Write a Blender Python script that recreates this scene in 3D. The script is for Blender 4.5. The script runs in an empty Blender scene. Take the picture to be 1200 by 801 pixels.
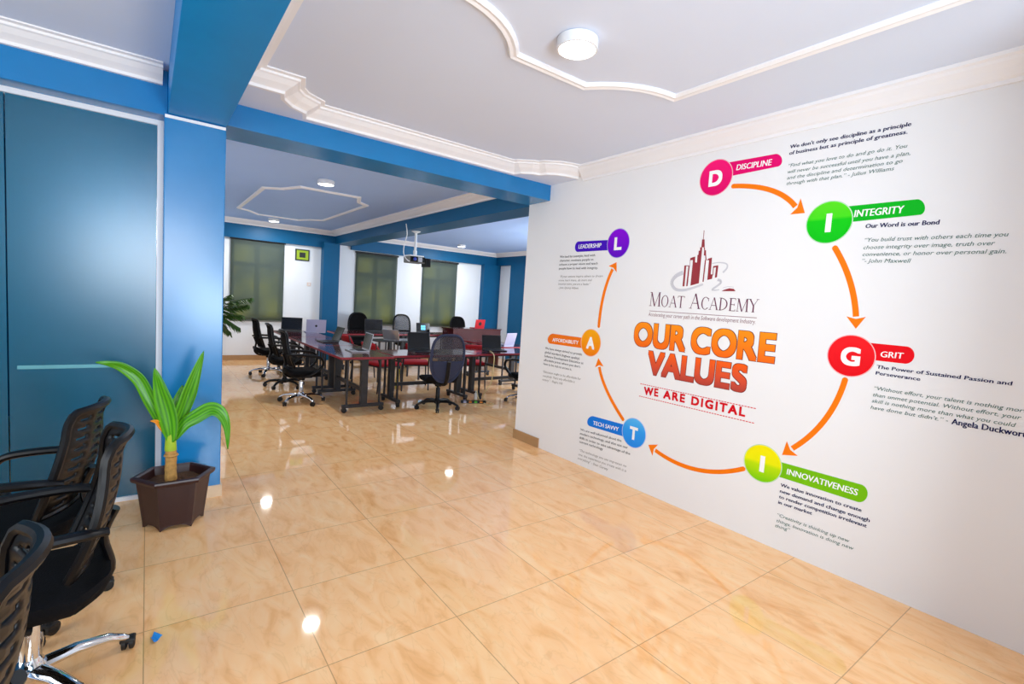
import bpy, bmesh, math, random
from mathutils import Vector, Matrix
PI = math.pi
SC = bpy.context.scene
COL = SC.collection
random.seed(7)

# ---------------------------------------------------------------- camera
F_PX = 574.043
RM = ((0.801703360178002, -0.5943368723977108, 0.06352483284360415),
      (0.004812017607451459, -0.09985712654937592, -0.9949901500838325),
      (0.5977027411396457, 0.7979926292803768, -0.07719583439761923))
EYE = Vector((0.0, 0.0, 1.55))
cam_d = bpy.data.cameras.new('camera')
cam = bpy.data.objects.new('camera', cam_d)
COL.objects.link(cam)
rx, dn, fw = Vector(RM[0]), Vector(RM[1]), Vector(RM[2])
m3 = Matrix((rx, -dn, -fw)).transposed()
cam.matrix_world = Matrix.Translation(EYE) @ m3.to_4x4()
cam_d.sensor_width = 36.0
cam_d.lens = F_PX / 1200.0 * 36.0
cam_d.clip_start = 0.05
SC.camera = cam

def ray(x, y):
    return rx * (x - 600.0) + dn * (y - 400.5) + fw * F_PX
def at_z(x, y, z=0.0):
    d = ray(x, y); return EYE + d * ((z - EYE.z) / d.z)
def at_y(x, y, Y):
    d = ray(x, y); return EYE + d * (Y / d.y)
def at_x(x, y, X):
    d = ray(x, y); return EYE + d * (X / d.x)

# ---------------------------------------------------------------- view, world, added lights
SC.view_settings.view_transform = 'Standard'
SC.view_settings.look = 'None'
SC.view_settings.exposure = 0.24
SC.view_settings.gamma = 1.0
SC.view_settings.use_curve_mapping = False
SC.cycles.use_denoising = True
SC.cycles.denoising_prefilter = 'NONE'
SC.cycles.max_bounces = 8
SC.cycles.diffuse_bounces = 5
SC.cycles.sample_clamp_indirect = 6.0
wd = bpy.data.worlds.new('world'); SC.world = wd; wd.use_nodes = True
wd.node_tree.nodes['Background'].inputs[0].default_value = (0.75, 0.85, 1.0, 1)
wd.node_tree.nodes['Background'].inputs[1].default_value = 0.5

def area(name, loc, aim, sx, sy, power, col=(1, 1, 1), shape='RECTANGLE', spread=PI):
    l = bpy.data.lights.new(name, 'AREA'); l.shape = shape; l.size = sx; l.size_y = sy
    l.energy = power; l.color = col; l.spread = spread
    o = bpy.data.objects.new(name, l); COL.objects.link(o); o.location = loc
    d = Vector(aim) - Vector(loc)
    o.rotation_euler = d.to_track_quat('-Z', 'Y').to_euler()
    return o
# added area lights behind the camera and at left; no windows stand there
area('added_rear_key', (0.05, -2.9, 2.05), (0.9, 4.0, 1.25), 1.8, 1.2, 100, (0.92, 0.97, 1.0))
area('added_left_fill', (-2.95, 2.3, 1.75), (3.4, 4.0, 1.3), 2.4, 1.7, 32, (0.94, 0.98, 1.0), spread=math.radians(130))
# cool uplight added to brighten the near ceiling
area('added_ceiling_fill', (1.0, -1.6, 1.15), (1.3, 2.4, 2.93), 0.9, 0.9, 50, (0.72, 0.86, 1.0), spread=math.radians(140))
# small light added close behind the frosted pane to make it glow
area('added_pane_backlight', (-0.13, 4.85, 1.95), (-0.13, 4.28, 1.9), 0.3, 0.4, 9, (0.95, 1.0, 1.0))
# light added out of view to brighten the training room's rear wall
area('added_training_room_fill', (7.6, 6.2, 1.7), (4.0, 11.2, 1.7), 2.2, 1.6, 160, (0.85, 0.93, 1.0))

# ---------------------------------------------------------------- materials
def lin(c):
    c = c / 255.0
    return c / 12.92 if c <= 0.04045 else ((c + 0.055) / 1.055) ** 2.4
def rgb(r, g, b): return (lin(r), lin(g), lin(b), 1.0)

def nodes_of(m):
    m.use_nodes = True
    nt = m.node_tree
    return nt, nt.nodes['Principled BSDF']
def mat(name, c, rough=0.5, metal=0.0, var=0.06, scale=12.0, bump=0.0, spec=0.5, coat=0.0, emit=None, est=0.0):
    m = bpy.data.materials.new(name); nt, b = nodes_of(m)
    b.inputs['Roughness'].default_value = rough
    b.inputs['Metallic'].default_value = metal
    b.inputs['Specular IOR Level'].default_value = spec
    b.inputs['Coat Weight'].default_value = coat
    tc = nt.nodes.new('ShaderNodeTexCoord')
    nz = nt.nodes.new('ShaderNodeTexNoise'); nz.inputs['Scale'].default_value = scale; nz.inputs['Detail'].default_value = 4
    nt.links.new(tc.outputs['Object'], nz.inputs['Vector'])
    mx = nt.nodes.new('ShaderNodeMix'); mx.data_type = 'RGBA'
    lo = tuple(max(0, v * (1 - var)) for v in c[:3]) + (1,)
    hi = tuple(min(1, v * (1 + var)) for v in c[:3]) + (1,)
    mx.inputs['A'].default_value = lo; mx.inputs['B'].default_value = hi
    nt.links.new(nz.outputs['Fac'], mx.inputs['Factor'])
    nt.links.new(mx.outputs['Result'], b.inputs['Base Color'])
    if bump:
        bp = nt.nodes.new('ShaderNodeBump'); bp.inputs['Strength'].default_value = bump; bp.inputs['Distance'].default_value = 0.01
        nt.links.new(nz.outputs['Fac'], bp.inputs['Height']); nt.links.new(bp.outputs['Normal'], b.inputs['Normal'])
    if emit:
        b.inputs['Emission Color'].default_value = emit; b.inputs['Emission Strength'].default_value = est
    return m

def grad_mat(name, stops, axis='Z', z0=0.0, z1=1.0, rough=0.45):
    """printed colour gradient along the object's own height"""
    m = bpy.data.materials.new(name); nt, b = nodes_of(m)
    b.inputs['Roughness'].default_value = 0.6; b.inputs['Specular IOR Level'].default_value = 0.15
    tc = nt.nodes.new('ShaderNodeTexCoord'); sp = nt.nodes.new('ShaderNodeSeparateXYZ')
    nt.links.new(tc.outputs['Object'], sp.inputs[0])
    mr = nt.nodes.new('ShaderNodeMapRange'); mr.inputs['From Min'].default_value = z0; mr.inputs['From Max'].default_value = z1
    nt.links.new(sp.outputs[axis], mr.inputs['Value'])
    cr = nt.nodes.new('ShaderNodeValToRGB')
    el = cr.color_ramp.elements
    el[0].position, el[0].color = stops[0]; el[1].position, el[1].color = stops[-1]
    for p, c in stops[1:-1]:
        e = el.new(p); e.color = c
    nt.links.new(mr.outputs[0], cr.inputs[0]); nt.links.new(cr.outputs[0], b.inputs['Base Color'])
    return m

M = {}
M['wall'] = mat('wall_white', rgb(241, 241, 241), 0.55, var=0.015, scale=3)
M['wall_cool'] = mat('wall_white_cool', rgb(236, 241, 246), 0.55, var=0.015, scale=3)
M['ceil'] = mat('ceiling_white', rgb(222, 233, 252), 0.7, var=0.015, scale=2)
M['ceil_shaded'] = mat('ceiling_shade_tint', rgb(172, 204, 255), 0.7, var=0.03, scale=2)  # ceiling white with the training room's bluish shade put into the colour
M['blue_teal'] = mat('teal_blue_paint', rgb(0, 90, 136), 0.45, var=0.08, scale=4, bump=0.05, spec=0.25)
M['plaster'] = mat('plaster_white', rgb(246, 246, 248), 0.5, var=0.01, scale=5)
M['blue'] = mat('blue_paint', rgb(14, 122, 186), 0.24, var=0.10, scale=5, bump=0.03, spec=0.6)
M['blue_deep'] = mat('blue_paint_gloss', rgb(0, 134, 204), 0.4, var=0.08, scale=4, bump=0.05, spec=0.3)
M['white_metal'] = mat('white_frame', rgb(238, 240, 244), 0.35, var=0.02)
M['tile_skirt'] = mat('skirting_tile', rgb(176, 136, 92), 0.3, var=0.12, scale=18)
M['cream_skirt'] = mat('cream_skirting', rgb(226, 200, 168), 0.3, var=0.1, scale=18)
M['black'] = mat('black_plastic', rgb(10, 10, 13), 0.36, var=0.12, scale=30, spec=0.28)
M['black_fab'] = mat('black_fabric', rgb(11, 11, 14), 0.85, var=0.25, scale=160, bump=0.25, spec=0.15)
M['navy_fab'] = mat('navy_fabric', rgb(48, 54, 80), 0.85, var=0.2, scale=150, bump=0.25)
M['grey_fab'] = mat('grey_mesh_cloth', rgb(92, 94, 100), 0.85, var=0.2, scale=150)
M['chrome'] = mat('chrome', rgb(225, 226, 228), 0.1, 1.0, var=0.02)
M['rubber'] = mat('rubber_black', rgb(18, 18, 19), 0.55, var=0.1)
M['leg_black'] = mat('black_steel', rgb(34, 35, 40), 0.42, var=0.1)
M['maroon'] = mat('mahogany_laminate', rgb(72, 28, 33), 0.10, var=0.22, scale=9, spec=0.6)
M['maroon_edge'] = mat('mahogany_edge', rgb(140, 34, 48), 0.35, var=0.1)
M['red_fab'] = mat('red_fabric', rgb(168, 8, 26), 0.8, var=0.12, scale=100, bump=0.2)
M['silver'] = mat('silver_aluminium', rgb(196, 198, 206), 0.3, 0.6, var=0.04)
M['lavender'] = mat('lavender_aluminium', rgb(178, 176, 206), 0.4, 0.3, var=0.04)
M['lap_dark'] = mat('dark_laptop_shell', rgb(30, 31, 36), 0.35, var=0.1)
M['key'] = mat('keyboard_black', rgb(14, 14, 16), 0.5, var=0.2, scale=80)
M['screen'] = mat('dark_screen', rgb(10, 12, 16), 0.12, var=0.1)
M['red_shell'] = mat('red_laptop_shell', rgb(200, 16, 36), 0.35, var=0.05)
M['pot'] = mat('brown_pot', rgb(48, 20, 20), 0.38, var=0.15, scale=14, bump=0.05)
M['soil'] = mat('soil', rgb(92, 62, 38), 0.95, var=0.6, scale=70, bump=0.8)
M['trunk'] = mat('plant_stem', rgb(186, 140, 74), 0.8, var=0.45, scale=55, bump=0.6)
M['stem_green'] = mat('plant_stem_green', rgb(160, 190, 40), 0.55, var=0.25, scale=30)
M['dead_leaf'] = mat('withered_leaf', rgb(235, 150, 30), 0.6, var=0.2)
M['palm'] = mat('palm_green', rgb(62, 96, 34), 0.5, var=0.35, scale=20)
M['palm2'] = mat('palm_stalk', rgb(96, 110, 50), 0.6, var=0.3)
M['yellow'] = mat('yellow_plastic', rgb(230, 215, 20), 0.5)
M['cable'] = mat('cream_cable', rgb(226, 206, 150), 0.5)
M['white_pl'] = mat('white_plastic', rgb(236, 238, 240), 0.35, var=0.03)
M['grey_pl'] = mat('grey_plastic', rgb(112, 112, 108), 0.5, var=0.08)
M['blue_pl'] = mat('blue_plug', rgb(40, 60, 170), 0.4)
M['lens'] = mat('lens_glass', rgb(40, 34, 60), 0.05, coat=1.0)
M['orange_led'] = mat('orange_socket', rgb(240, 140, 40), 0.5)
M['green_led'] = mat('green_socket', rgb(90, 200, 60), 0.5)
M['paper_blue'] = mat('blue_scrap', rgb(36, 140, 220), 0.5, var=0.2, scale=60)
M['lamp'] = mat('lamp_diffuser', rgb(255, 255, 255), 0.5, emit=(1, 0.99, 0.97, 1), est=9.0)
M['lamp_back'] = mat('lamp_diffuser_warm', rgb(255, 255, 255), 0.5, emit=(1, 0.97, 0.9, 1), est=9.0)
M['lime'] = mat('lime_mount', rgb(160, 190, 40), 0.6)
M['dark_print'] = mat('dark_print', rgb(38, 44, 40), 0.5, var=0.4, scale=25)
M['tag'] = mat('white_tag', rgb(235, 235, 235), 0.6)
M['tag_red'] = mat('red_tag_print', rgb(200, 40, 40), 0.6)
M['logo_blue'] = mat('window_mark', rgb(90, 200, 240), 0.4, emit=(0.15, 0.6, 0.9, 1), est=0.9)

def leaf_mat():
    m = bpy.data.materials.new('dracaena_leaf'); nt, b = nodes_of(m)
    b.inputs['Roughness'].default_value = 0.38
    uv = nt.nodes.new('ShaderNodeUVMap'); sp = nt.nodes.new('ShaderNodeSeparateXYZ')
    nt.links.new(uv.outputs[0], sp.inputs[0])
    wv = nt.nodes.new('ShaderNodeMath'); wv.operation = 'SINE'
    ml = nt.nodes.new('ShaderNodeMath'); ml.operation = 'MULTIPLY'; ml.inputs[1].default_value = 26
    nt.links.new(sp.outputs['X'], ml.inputs[0]); nt.links.new(ml.outputs[0], wv.inputs[0])
    mr = nt.nodes.new('ShaderNodeMapRange'); mr.inputs[1].default_value = -1; mr.inputs[2].default_value = 1
    nt.links.new(wv.outputs[0], mr.inputs[0])
    mx = nt.nodes.new('ShaderNodeMix'); mx.data_type = 'RGBA'
    mx.inputs['A'].default_value = rgb(48, 128, 8); mx.inputs['B'].default_value = rgb(92, 172, 18)
    nt.links.new(mr.outputs[0], mx.inputs['Factor']); nt.links.new(mx.outputs['Result'], b.inputs['Base Color'])
    return m
M['leaf'] = leaf_mat()

def floor_mat():
    m = bpy.data.materials.new('floor_marble_tile'); nt, b = nodes_of(m); L = nt.links.new
    N = nt.nodes.new
    tc = N('ShaderNodeTexCoord'); sp = N('ShaderNodeSeparateXYZ'); L(tc.outputs['Object'], sp.inputs[0])
    def mth(op, a, bb=None, v=None):
        n = N('ShaderNodeMath'); n.operation = op
        if a is not None: L(a, n.inputs[0])
        if bb is not None: L(bb, n.inputs[1])
        elif v is not None: n.inputs[1].default_value = v
        return n
    def line(o, off, size):
        a = mth('ADD', o, v=off + 40 * size); d = mth('DIVIDE', a.outputs[0], v=size)
        f = mth('FLOOR', d.outputs[0]); p = mth('PINGPONG', d.outputs[0], v=0.5)
        return f, p
    fx, px_ = line(sp.outputs['X'], 0.005, 0.6185); fy, py_ = line(sp.outputs['Y'], -1.335 + 0.62 * 3, 0.62)
    mn = mth('MINIMUM', px_.outputs[0], py_.outputs[0]); gr = mth('LESS_THAN', mn.outputs[0], v=0.0036)
    # per tile offset of the marble figure
    cmb = N('ShaderNodeCombineXYZ'); L(fx.outputs[0], cmb.inputs[0]); L(fy.outputs[0], cmb.inputs[1])
    wn = N('ShaderNodeTexWhiteNoise'); wn.noise_dimensions = '2D'; L(cmb.outputs[0], wn.inputs['Vector'])
    mp = N('ShaderNodeMapping'); mp.inputs['Scale'].default_value = (6.0, 2.2, 1); mp.inputs['Rotation'].default_value = (0, 0, 0.35)
    L(tc.outputs['Object'], mp.inputs['Vector'])
    ad = N('ShaderNodeVectorMath'); ad.operation = 'MULTIPLY_ADD'; L(wn.outputs['Color'], ad.inputs[0]); ad.inputs[1].default_value = (7, 7, 7)
    L(mp.outputs[0], ad.inputs[2])
    n1 = N('ShaderNodeTexNoise'); n1.inputs['Scale'].default_value = 1.5; n1.inputs['Detail'].default_value = 6; n1.inputs['Distortion'].default_value = 1.2
    L(ad.outputs[0], n1.inputs['Vector'])
    cr = N('ShaderNodeValToRGB'); el = cr.color_ramp.elements
    el[0].position = 0.22; el[0].color = rgb(234, 168, 102)
    el[1].position = 0.74; el[1].color = rgb(254, 212, 158)
    e = el.new(0.47); e.color = rgb(252, 198, 140)
    L(n1.outputs['Fac'], cr.inputs[0])
    n2 = N('ShaderNodeTexNoise'); n2.inputs['Scale'].default_value = 1.1; n2.inputs['Detail'].default_value = 3; n2.inputs['Distortion'].default_value = 2.2
    L(ad.outputs[0], n2.inputs['Vector'])
    ab = mth('SUBTRACT', n2.outputs['Fac'], v=0.5); ab2 = mth('ABSOLUTE', ab.outputs[0]); vv = N('ShaderNodeMapRange')
    vv.inputs['From Min'].default_value = 0.0; vv.inputs['From Max'].default_value = 0.022; vv.inputs['To Min'].default_value = 0.16; vv.inputs['To Max'].default_value = 0
    L(ab2.outputs[0], vv.inputs['Value'])
    mx = N('ShaderNodeMix'); mx.data_type = 'RGBA'; L(vv.outputs[0], mx.inputs['Factor']); L(cr.outputs[0], mx.inputs['A']); mx.inputs['B'].default_value = rgb(196, 138, 80)
    m2 = N('ShaderNodeMix'); m2.data_type = 'RGBA'; g2 = mth('MULTIPLY', gr.outputs[0], v=0.6); L(g2.outputs[0], m2.inputs['Factor']); L(mx.outputs['Result'], m2.inputs['A']); m2.inputs['B'].default_value = rgb(150, 108, 66)
    L(m2.outputs['Result'], b.inputs['Base Color'])
    b.inputs['Roughness'].default_value = 0.045
    b.inputs['Specular IOR Level'].default_value = 0.55
    return m
M['floor'] = floor_mat()

def frosted_mat():
    m = bpy.data.materials.new('frosted_teal_glass'); m.use_nodes = True; nt = m.node_tree
    nt.nodes.clear(); N = nt.nodes.new; L = nt.links.new
    out = N('ShaderNodeOutputMaterial')
    tr = N('ShaderNodeBsdfTranslucent'); tr.inputs[0].default_value = rgb(0, 185, 222)
    df = N('ShaderNodeBsdfDiffuse'); df.inputs[0].default_value = rgb(0, 106, 136)
    gl = N('ShaderNodeBsdfGlossy'); gl.inputs['Roughness'].default_value = 0.25; gl.inputs[0].default_value = (1, 1, 1, 1)
    m1 = N('ShaderNodeMixShader'); m1.inputs[0].default_value = 0.4; L(df.outputs[0], m1.inputs[1]); L(tr.outputs[0], m1.inputs[2])
    fr = N('ShaderNodeValue'); fr.outputs[0].default_value = 0.062
    m2 = N('ShaderNodeMixShader'); L(fr.outputs[0], m2.inputs[0]); L(m1.outputs[0], m2.inputs[1]); L(gl.outputs[0], m2.inputs[2])
    nz = N('ShaderNodeTexNoise'); nz.inputs['Scale'].default_value = 180; bp = N('ShaderNodeBump'); bp.inputs['Strength'].default_value = 0.04
    L(nz.outputs['Fac'], bp.inputs['Height']); L(bp.outputs[0], gl.inputs['Normal'])
    L(m2.outputs[0], out.inputs[0])
    return m
M['frosted'] = frosted_mat()

def blind_mat():
    m = bpy.data.materials.new('blind_cloth'); m.use_nodes = True; nt = m.node_tree
    nt.nodes.clear(); N = nt.nodes.new; L = nt.links.new
    out = N('ShaderNodeOutputMaterial')
    df = N('ShaderNodeBsdfDiffuse')
    tc = N('ShaderNodeTexCoord'); wv = N('ShaderNodeTexNoise'); wv.inputs['Scale'].default_value = 260; L(tc.outputs['Object'], wv.inputs['Vector'])
    mx = N('ShaderNodeMix'); mx.data_type = 'RGBA'; mx.inputs['A'].default_value = rgb(84, 98, 102); mx.inputs['B'].default_value = rgb(108, 122, 124); L(wv.outputs['Fac'], mx.inputs['Factor']); L(mx.outputs['Result'], df.inputs[0])
    tl = N('ShaderNodeBsdfTranslucent'); tl.inputs[0].default_value = rgb(170, 176, 140)
    tp = N('ShaderNodeBsdfTransparent'); tp.inputs[0].default_value = (1, 1, 1, 1)
    m1 = N('ShaderNodeMixShader'); m1.inputs[0].default_value = 0.4; L(df.outputs[0], m1.inputs[1]); L(tl.outputs[0], m1.inputs[2])
    m2 = N('ShaderNodeMixShader'); m2.inputs[0].default_value = 0.18; L(m1.outputs[0], m2.inputs[1]); L(tp.outputs[0], m2.inputs[2])
    L(m2.outputs[0], out.inputs[0])
    return m
M['blind'] = blind_mat()

def outdoor_pane_mat():
    m = bpy.data.materials.new('daylit_garden_pane'); m.use_nodes = True; nt = m.node_tree
    nt.nodes.clear(); N = nt.nodes.new; L = nt.links.new
    out = N('ShaderNodeOutputMaterial'); em = N('ShaderNodeEmission'); em.inputs[1].default_value = 1.9
    tc = N('ShaderNodeTexCoord'); nz = N('ShaderNodeTexNoise'); nz.inputs['Scale'].default_value = 2.2; nz.inputs['Detail'].default_value = 2
    L(tc.outputs['Object'], nz.inputs['Vector'])
    cr = N('ShaderNodeValToRGB'); el = cr.color_ramp.elements
    el[0].position = 0.36; el[0].color = rgb(96, 104, 88); el[1].position = 0.68; el[1].color = rgb(232, 226, 60)
    e = el.new(0.5); e.color = rgb(168, 172, 112)
    L(nz.outputs['Fac'], cr.inputs[0]); L(cr.outputs[0], em.inputs[0]); L(em.outputs[0], out.inputs[0])
    return m
M['garden'] = outdoor_pane_mat()

def mesh_cloth_mat(name, c, hole):
    """woven net: tiny openings, seen through"""
    m = bpy.data.materials.new(name); m.use_nodes = True; nt = m.node_tree
    b = nt.nodes['Principled BSDF']; N = nt.nodes.new; L = nt.links.new
    b.inputs['Base Color'].default_value = c; b.inputs['Roughness'].default_value = 0.8
    tp = N('ShaderNodeBsdfTransparent'); mx = N('ShaderNodeMixShader'); mx.inputs[0].default_value = hole
    L(b.outputs[0], mx.inputs[1]); L(tp.outputs[0], mx.inputs[2]); L(mx.outputs[0], nt.nodes['Material Output'].inputs[0])
    return m
M['net_grey'] = mesh_cloth_mat('grey_net', rgb(70, 70, 80), 0.45)
M['net_black'] = mesh_cloth_mat('black_net', rgb(24, 24, 28), 0.25)

# ---------------------------------------------------------------- mesh helpers
def link_mesh(name, bm, m, parent=None, smooth=False):
    me = bpy.data.meshes.new(name)
    bmesh.ops.recalc_face_normals(bm, faces=bm.faces[:])
    bm.to_mesh(me); bm.free()
    if smooth:
        for p in me.polygons: p.use_smooth = True
    for mm in (m if isinstance(m, (list, tuple)) else [m]): me.materials.append(mm)
    o = bpy.data.objects.new(name, me); COL.objects.link(o)
    if parent: o.parent = parent
    if smooth:
        try: me.set_sharp_from_angle(angle=math.radians(38))
        except Exception: pass
    return o
def thing(name, label, cat, loc=(0, 0, 0), rotz=0.0, group=None):
    o = bpy.data.objects.new(name, None); COL.objects.link(o); o.empty_display_size = 0.1
    o.location = loc; o.rotation_euler = (0, 0, rotz); o['label'] = label; o['category'] = cat
    if group: o['group'] = group
    return o
def tag(o, label, cat, group=None):
    o['label'] = label; o['category'] = cat
    if group: o['group'] = group
    return o
def struct(name, bm, m, label=None, cat=None, parent=None, smooth=False):
    o = link_mesh(name, bm, m, parent, smooth)
    if parent is None:
        o['kind'] = 'structure'
        if label: o['label'] = label
        if cat: o['category'] = cat
    return o
def dup(root, loc, rotz, label=None, group=None):
    r = root.copy(); COL.objects.link(r); r.location = loc; r.rotation_euler = (0, 0, rotz)
    if label: r['label'] = label
    if group: r['group'] = group
    for ch in list(root.children):
        c = ch.copy(); COL.objects.link(c); c.parent = r
        for g in list(ch.children):
            d = g.copy(); COL.objects.link(d); d.parent = c
    return r

def box(bm, x0, x1, y0, y1, z0, z1, bev=0.0, seg=2):
    g = bmesh.ops.create_cube(bm, size=1.0)
    vs = g['verts']
    for v in vs:
        v.co = Vector((x0 + (v.co.x + .5) * (x1 - x0), y0 + (v.co.y + .5) * (y1 - y0), z0 + (v.co.z + .5) * (z1 - z0)))
    if bev:
        es = list({e for v in vs for e in v.link_edges})
        bmesh.ops.bevel(bm, geom=es, offset=bev, segments=seg, affect='EDGES', profile=0.5)
    return vs
def obox(bm, mat4, sx, sy, sz, bev=0.0):
    t = bmesh.new(); box(t, -sx / 2, sx / 2, -sy / 2, sy / 2, -sz / 2, sz / 2, bev)
    bmesh.ops.transform(t, matrix=mat4, verts=t.verts); merge(bm, t)
def merge(bm, t):
    me = bpy.data.meshes.new('tmp'); t.to_mesh(me); t.free(); bm.from_mesh(me); bpy.data.meshes.remove(me)
def tube(bm, pts, r, n=10, cap=True, flat=1.0):
    pts = [Vector(p) for p in pts]; rings = []
    rs = r if isinstance(r, (list, tuple)) else [r] * len(pts)
    up = None
    for i, p in enumerate(pts):
        t = (pts[min(i + 1, len(pts) - 1)] - pts[max(i - 1, 0)]).normalized()
        if up is None:
            up = Vector((0, 0, 1)) if abs(t.z) < 0.9 else Vector((1, 0, 0))
        a = t.cross(up)
        if a.length < 1e-5: a = t.orthogonal()
        a.normalize(); b = a.cross(t).normalized(); up = b
        rings.append([bm.verts.new(p + a * math.cos(2 * PI * k / n) * rs[i] + b * math.sin(2 * PI * k / n) * rs[i] * flat) for k in range(n)])
    for i in range(len(rings) - 1):
        for k in range(n):
            bm.faces.new((rings[i][k], rings[i][(k + 1) % n], rings[i + 1][(k + 1) % n], rings[i + 1][k]))
    if cap:
        bm.faces.new(rings[0][::-1]); bm.faces.new(rings[-1])
def lathe(bm, prof, n=20, c=(0, 0, 0), mat4=None):
    t = bmesh.new(); rings = []
    for r, z in prof:
        rings.append([t.verts.new((r * math.cos(2 * PI * k / n), r * math.sin(2 * PI * k / n), z)) for k in range(n)])
    for i in range(len(rings) - 1):
        for k in range(n):
            t.faces.new((rings[i][k], rings[i][(k + 1) % n], rings[i + 1][(k + 1) % n], rings[i + 1][k]))
    t.faces.new(rings[0][::-1]); t.faces.new(rings[-1])
    bmesh.ops.transform(t, matrix=(mat4 or Matrix.Translation(c)), verts=t.verts); merge(bm, t)
def prism(bm, poly, z0, z1, fn=None):
    """poly in 2D; fn maps (u,v,w) to a 3D point"""
    fn = fn or (lambda u, v, w: (u, v, w))
    a = [bm.verts.new(fn(u, v, z0)) for u, v in poly]; b = [bm.verts.new(fn(u, v, z1)) for u, v in poly]
    n = len(poly)
    bm.faces.new(a[::-1]); bm.faces.new(b)
    for i in range(n): bm.faces.new((a[i], a[(i + 1) % n], b[(i + 1) % n], b[i]))
def sheet(bm, fn, nu, nv, keep=None, uv=False):
    g = [[bm.verts.new(fn(i / nu, j / nv)) for j in range(nv + 1)] for i in range(nu + 1)]
    lay = bm.loops.layers.uv.verify() if uv else None
    for i in range(nu):
        for j in range(nv):
            if keep and not keep(i, j): continue
            f = bm.faces.new((g[i][j], g[i + 1][j], g[i + 1][j + 1], g[i][j + 1]))
            if uv:
                for l, (a, b) in zip(f.loops, ((i, j), (i + 1, j), (i + 1, j + 1), (i, j + 1))): l[lay].uv = (a / nu, b / nv)
def solid(o, t, off=0.0):
    md = o.modifiers.new('thickness', 'SOLIDIFY'); md.thickness = t; md.offset = off; return o
def subd(o, n=1):
    md = o.modifiers.new('subdivision', 'SUBSURF'); md.levels = n; md.render_levels = n; return o
def smooth_path(pts, k=6):
    """Catmull-Rom through points"""
    P = [Vector(p) for p in pts]; out = []
    for i in range(len(P) - 1):
        p0 = P[max(i - 1, 0)]; p1 = P[i]; p2 = P[i + 1]; p3 = P[min(i + 2, len(P) - 1)]
        for s in range(k):
            t = s / k
            out.append(0.5 * ((2 * p1) + (p2 - p0) * t + (2 * p0 - 5 * p1 + 4 * p2 - p3) * t * t + (3 * p1 - p0 - 3 * p2 + p3) * t ** 3))
    out.append(P[-1]); return out
def moulding(bm, path, prof, side=1, closed=False):
    """sweep a section along a level path with mitred corners; prof = [(offset to the side, height)]"""
    P = [Vector((p[0], p[1])) for p in path]; n = len(P); rings = []
    for i in range(n):
        a = P[i] - P[i - 1] if (i > 0 or closed) else P[1] - P[0]
        b = P[(i + 1) % n] - P[i] if (i < n - 1 or closed) else P[-1] - P[-2]
        a.normalize(); b.normalize()
        na = Vector((-a.y, a.x)) * side; nb = Vector((-b.y, b.x)) * side
        m = na + nb
        m = m / max(0.25, m.dot(na)) if m.length > 1e-6 else na
        rings.append([bm.verts.new((P[i].x + m.x * d, P[i].y + m.y * d, z)) for d, z in prof])
    k = len(prof)
    for i in range(n if closed else n - 1):
        r0, r1 = rings[i], rings[(i + 1) % n]
        for j in range(k): bm.faces.new((r0[j], r1[j], r1[(j + 1) % k], r0[(j + 1) % k]))
    if not closed:
        bm.faces.new(rings[0]); bm.faces.new(rings[-1][::-1])

# ================================================================ STRUCTURE
XW = 3.449          # mural wall plane
YB = 11.67          # rear wall of the training room
ZC = 2.93           # ceiling
ZB = 2.835          # top of beams under the cornice
bm = bmesh.new(); box(bm, -3.3, 8.3, -3.3, 11.9, -0.1, 0.0); struct('floor', bm, M['floor'], 'glossy cream and tan marble tile floor', 'floor')
bm = bmesh.new(); box(bm, -3.3, 8.3, -3.3, 4.28, ZC, ZC + 0.1); box(bm, -3.3, 0.2, 4.28, 11.9, ZC, ZC + 0.1); struct('ceiling', bm, M['ceil'], 'white plaster ceiling of the near room', 'ceiling')
bm = bmesh.new(); box(bm, 0.2, 8.3, 4.28, 11.9, ZC, ZC + 0.1); struct('ceiling', bm, M['ceil_shaded'], 'training room ceiling with bluish shade put into its colour', 'ceiling')
bm = bmesh.new(); box(bm, XW, XW + 0.16, -3.2, 4.44, 0, ZC); struct('wall_right', bm, M['wall'], 'white wall carrying the colourful core values mural', 'wall')
bm = bmesh.new(); box(bm, -3.3, -3.15, -3.2, 4.4, 0, ZC); struct('wall_left', bm, M['blue_teal'])
bm = bmesh.new(); box(bm, -3.3, XW + 0.16, -3.3, -3.15, 0, ZC); struct('wall_front', bm, M['blue_teal'])
bm = bmesh.new(); box(bm, 2.45, XW, -0.34, -0.22, 0, ZC); struct('wall_front', bm, M['wall'])  # unseen wall stub, added to block rear light from the mural's right end
# training room shell
wins = [(1.39, 2.37, 0.86, 2.50), (3.98, 4.98, 0.84, 2.50), (5.72, 6.70, 0.84, 2.50)]
bm = bmesh.new()
xs = 0.2
for x0, x1, z0, z1 in wins:
    box(bm, xs, x0, YB, YB + 0.2, 0, ZC); box(bm, x0, x1, YB, YB + 0.2, 0, z0); box(bm, x0, x1, YB, YB + 0.2, z1, ZC); xs = x1
box(bm, xs, 8.25, YB, YB + 0.2, 0, ZC)
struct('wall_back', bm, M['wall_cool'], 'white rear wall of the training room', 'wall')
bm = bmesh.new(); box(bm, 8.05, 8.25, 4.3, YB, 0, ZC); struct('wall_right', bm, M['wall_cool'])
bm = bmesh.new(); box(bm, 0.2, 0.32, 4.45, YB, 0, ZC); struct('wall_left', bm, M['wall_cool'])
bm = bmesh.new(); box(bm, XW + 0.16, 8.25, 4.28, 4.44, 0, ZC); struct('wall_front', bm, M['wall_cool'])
# office behind the frosted glass
bm = bmesh.new(); box(bm, -3.3, 0.2, 7.4, 7.5, 0, ZC); struct('wall_back', bm, M['blue_teal'])
bm = bmesh.new(); box(bm, -3.3, -3.2, 4.4, 7.4, 0, ZC); struct('wall_left', bm, M['blue_teal'])

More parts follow.
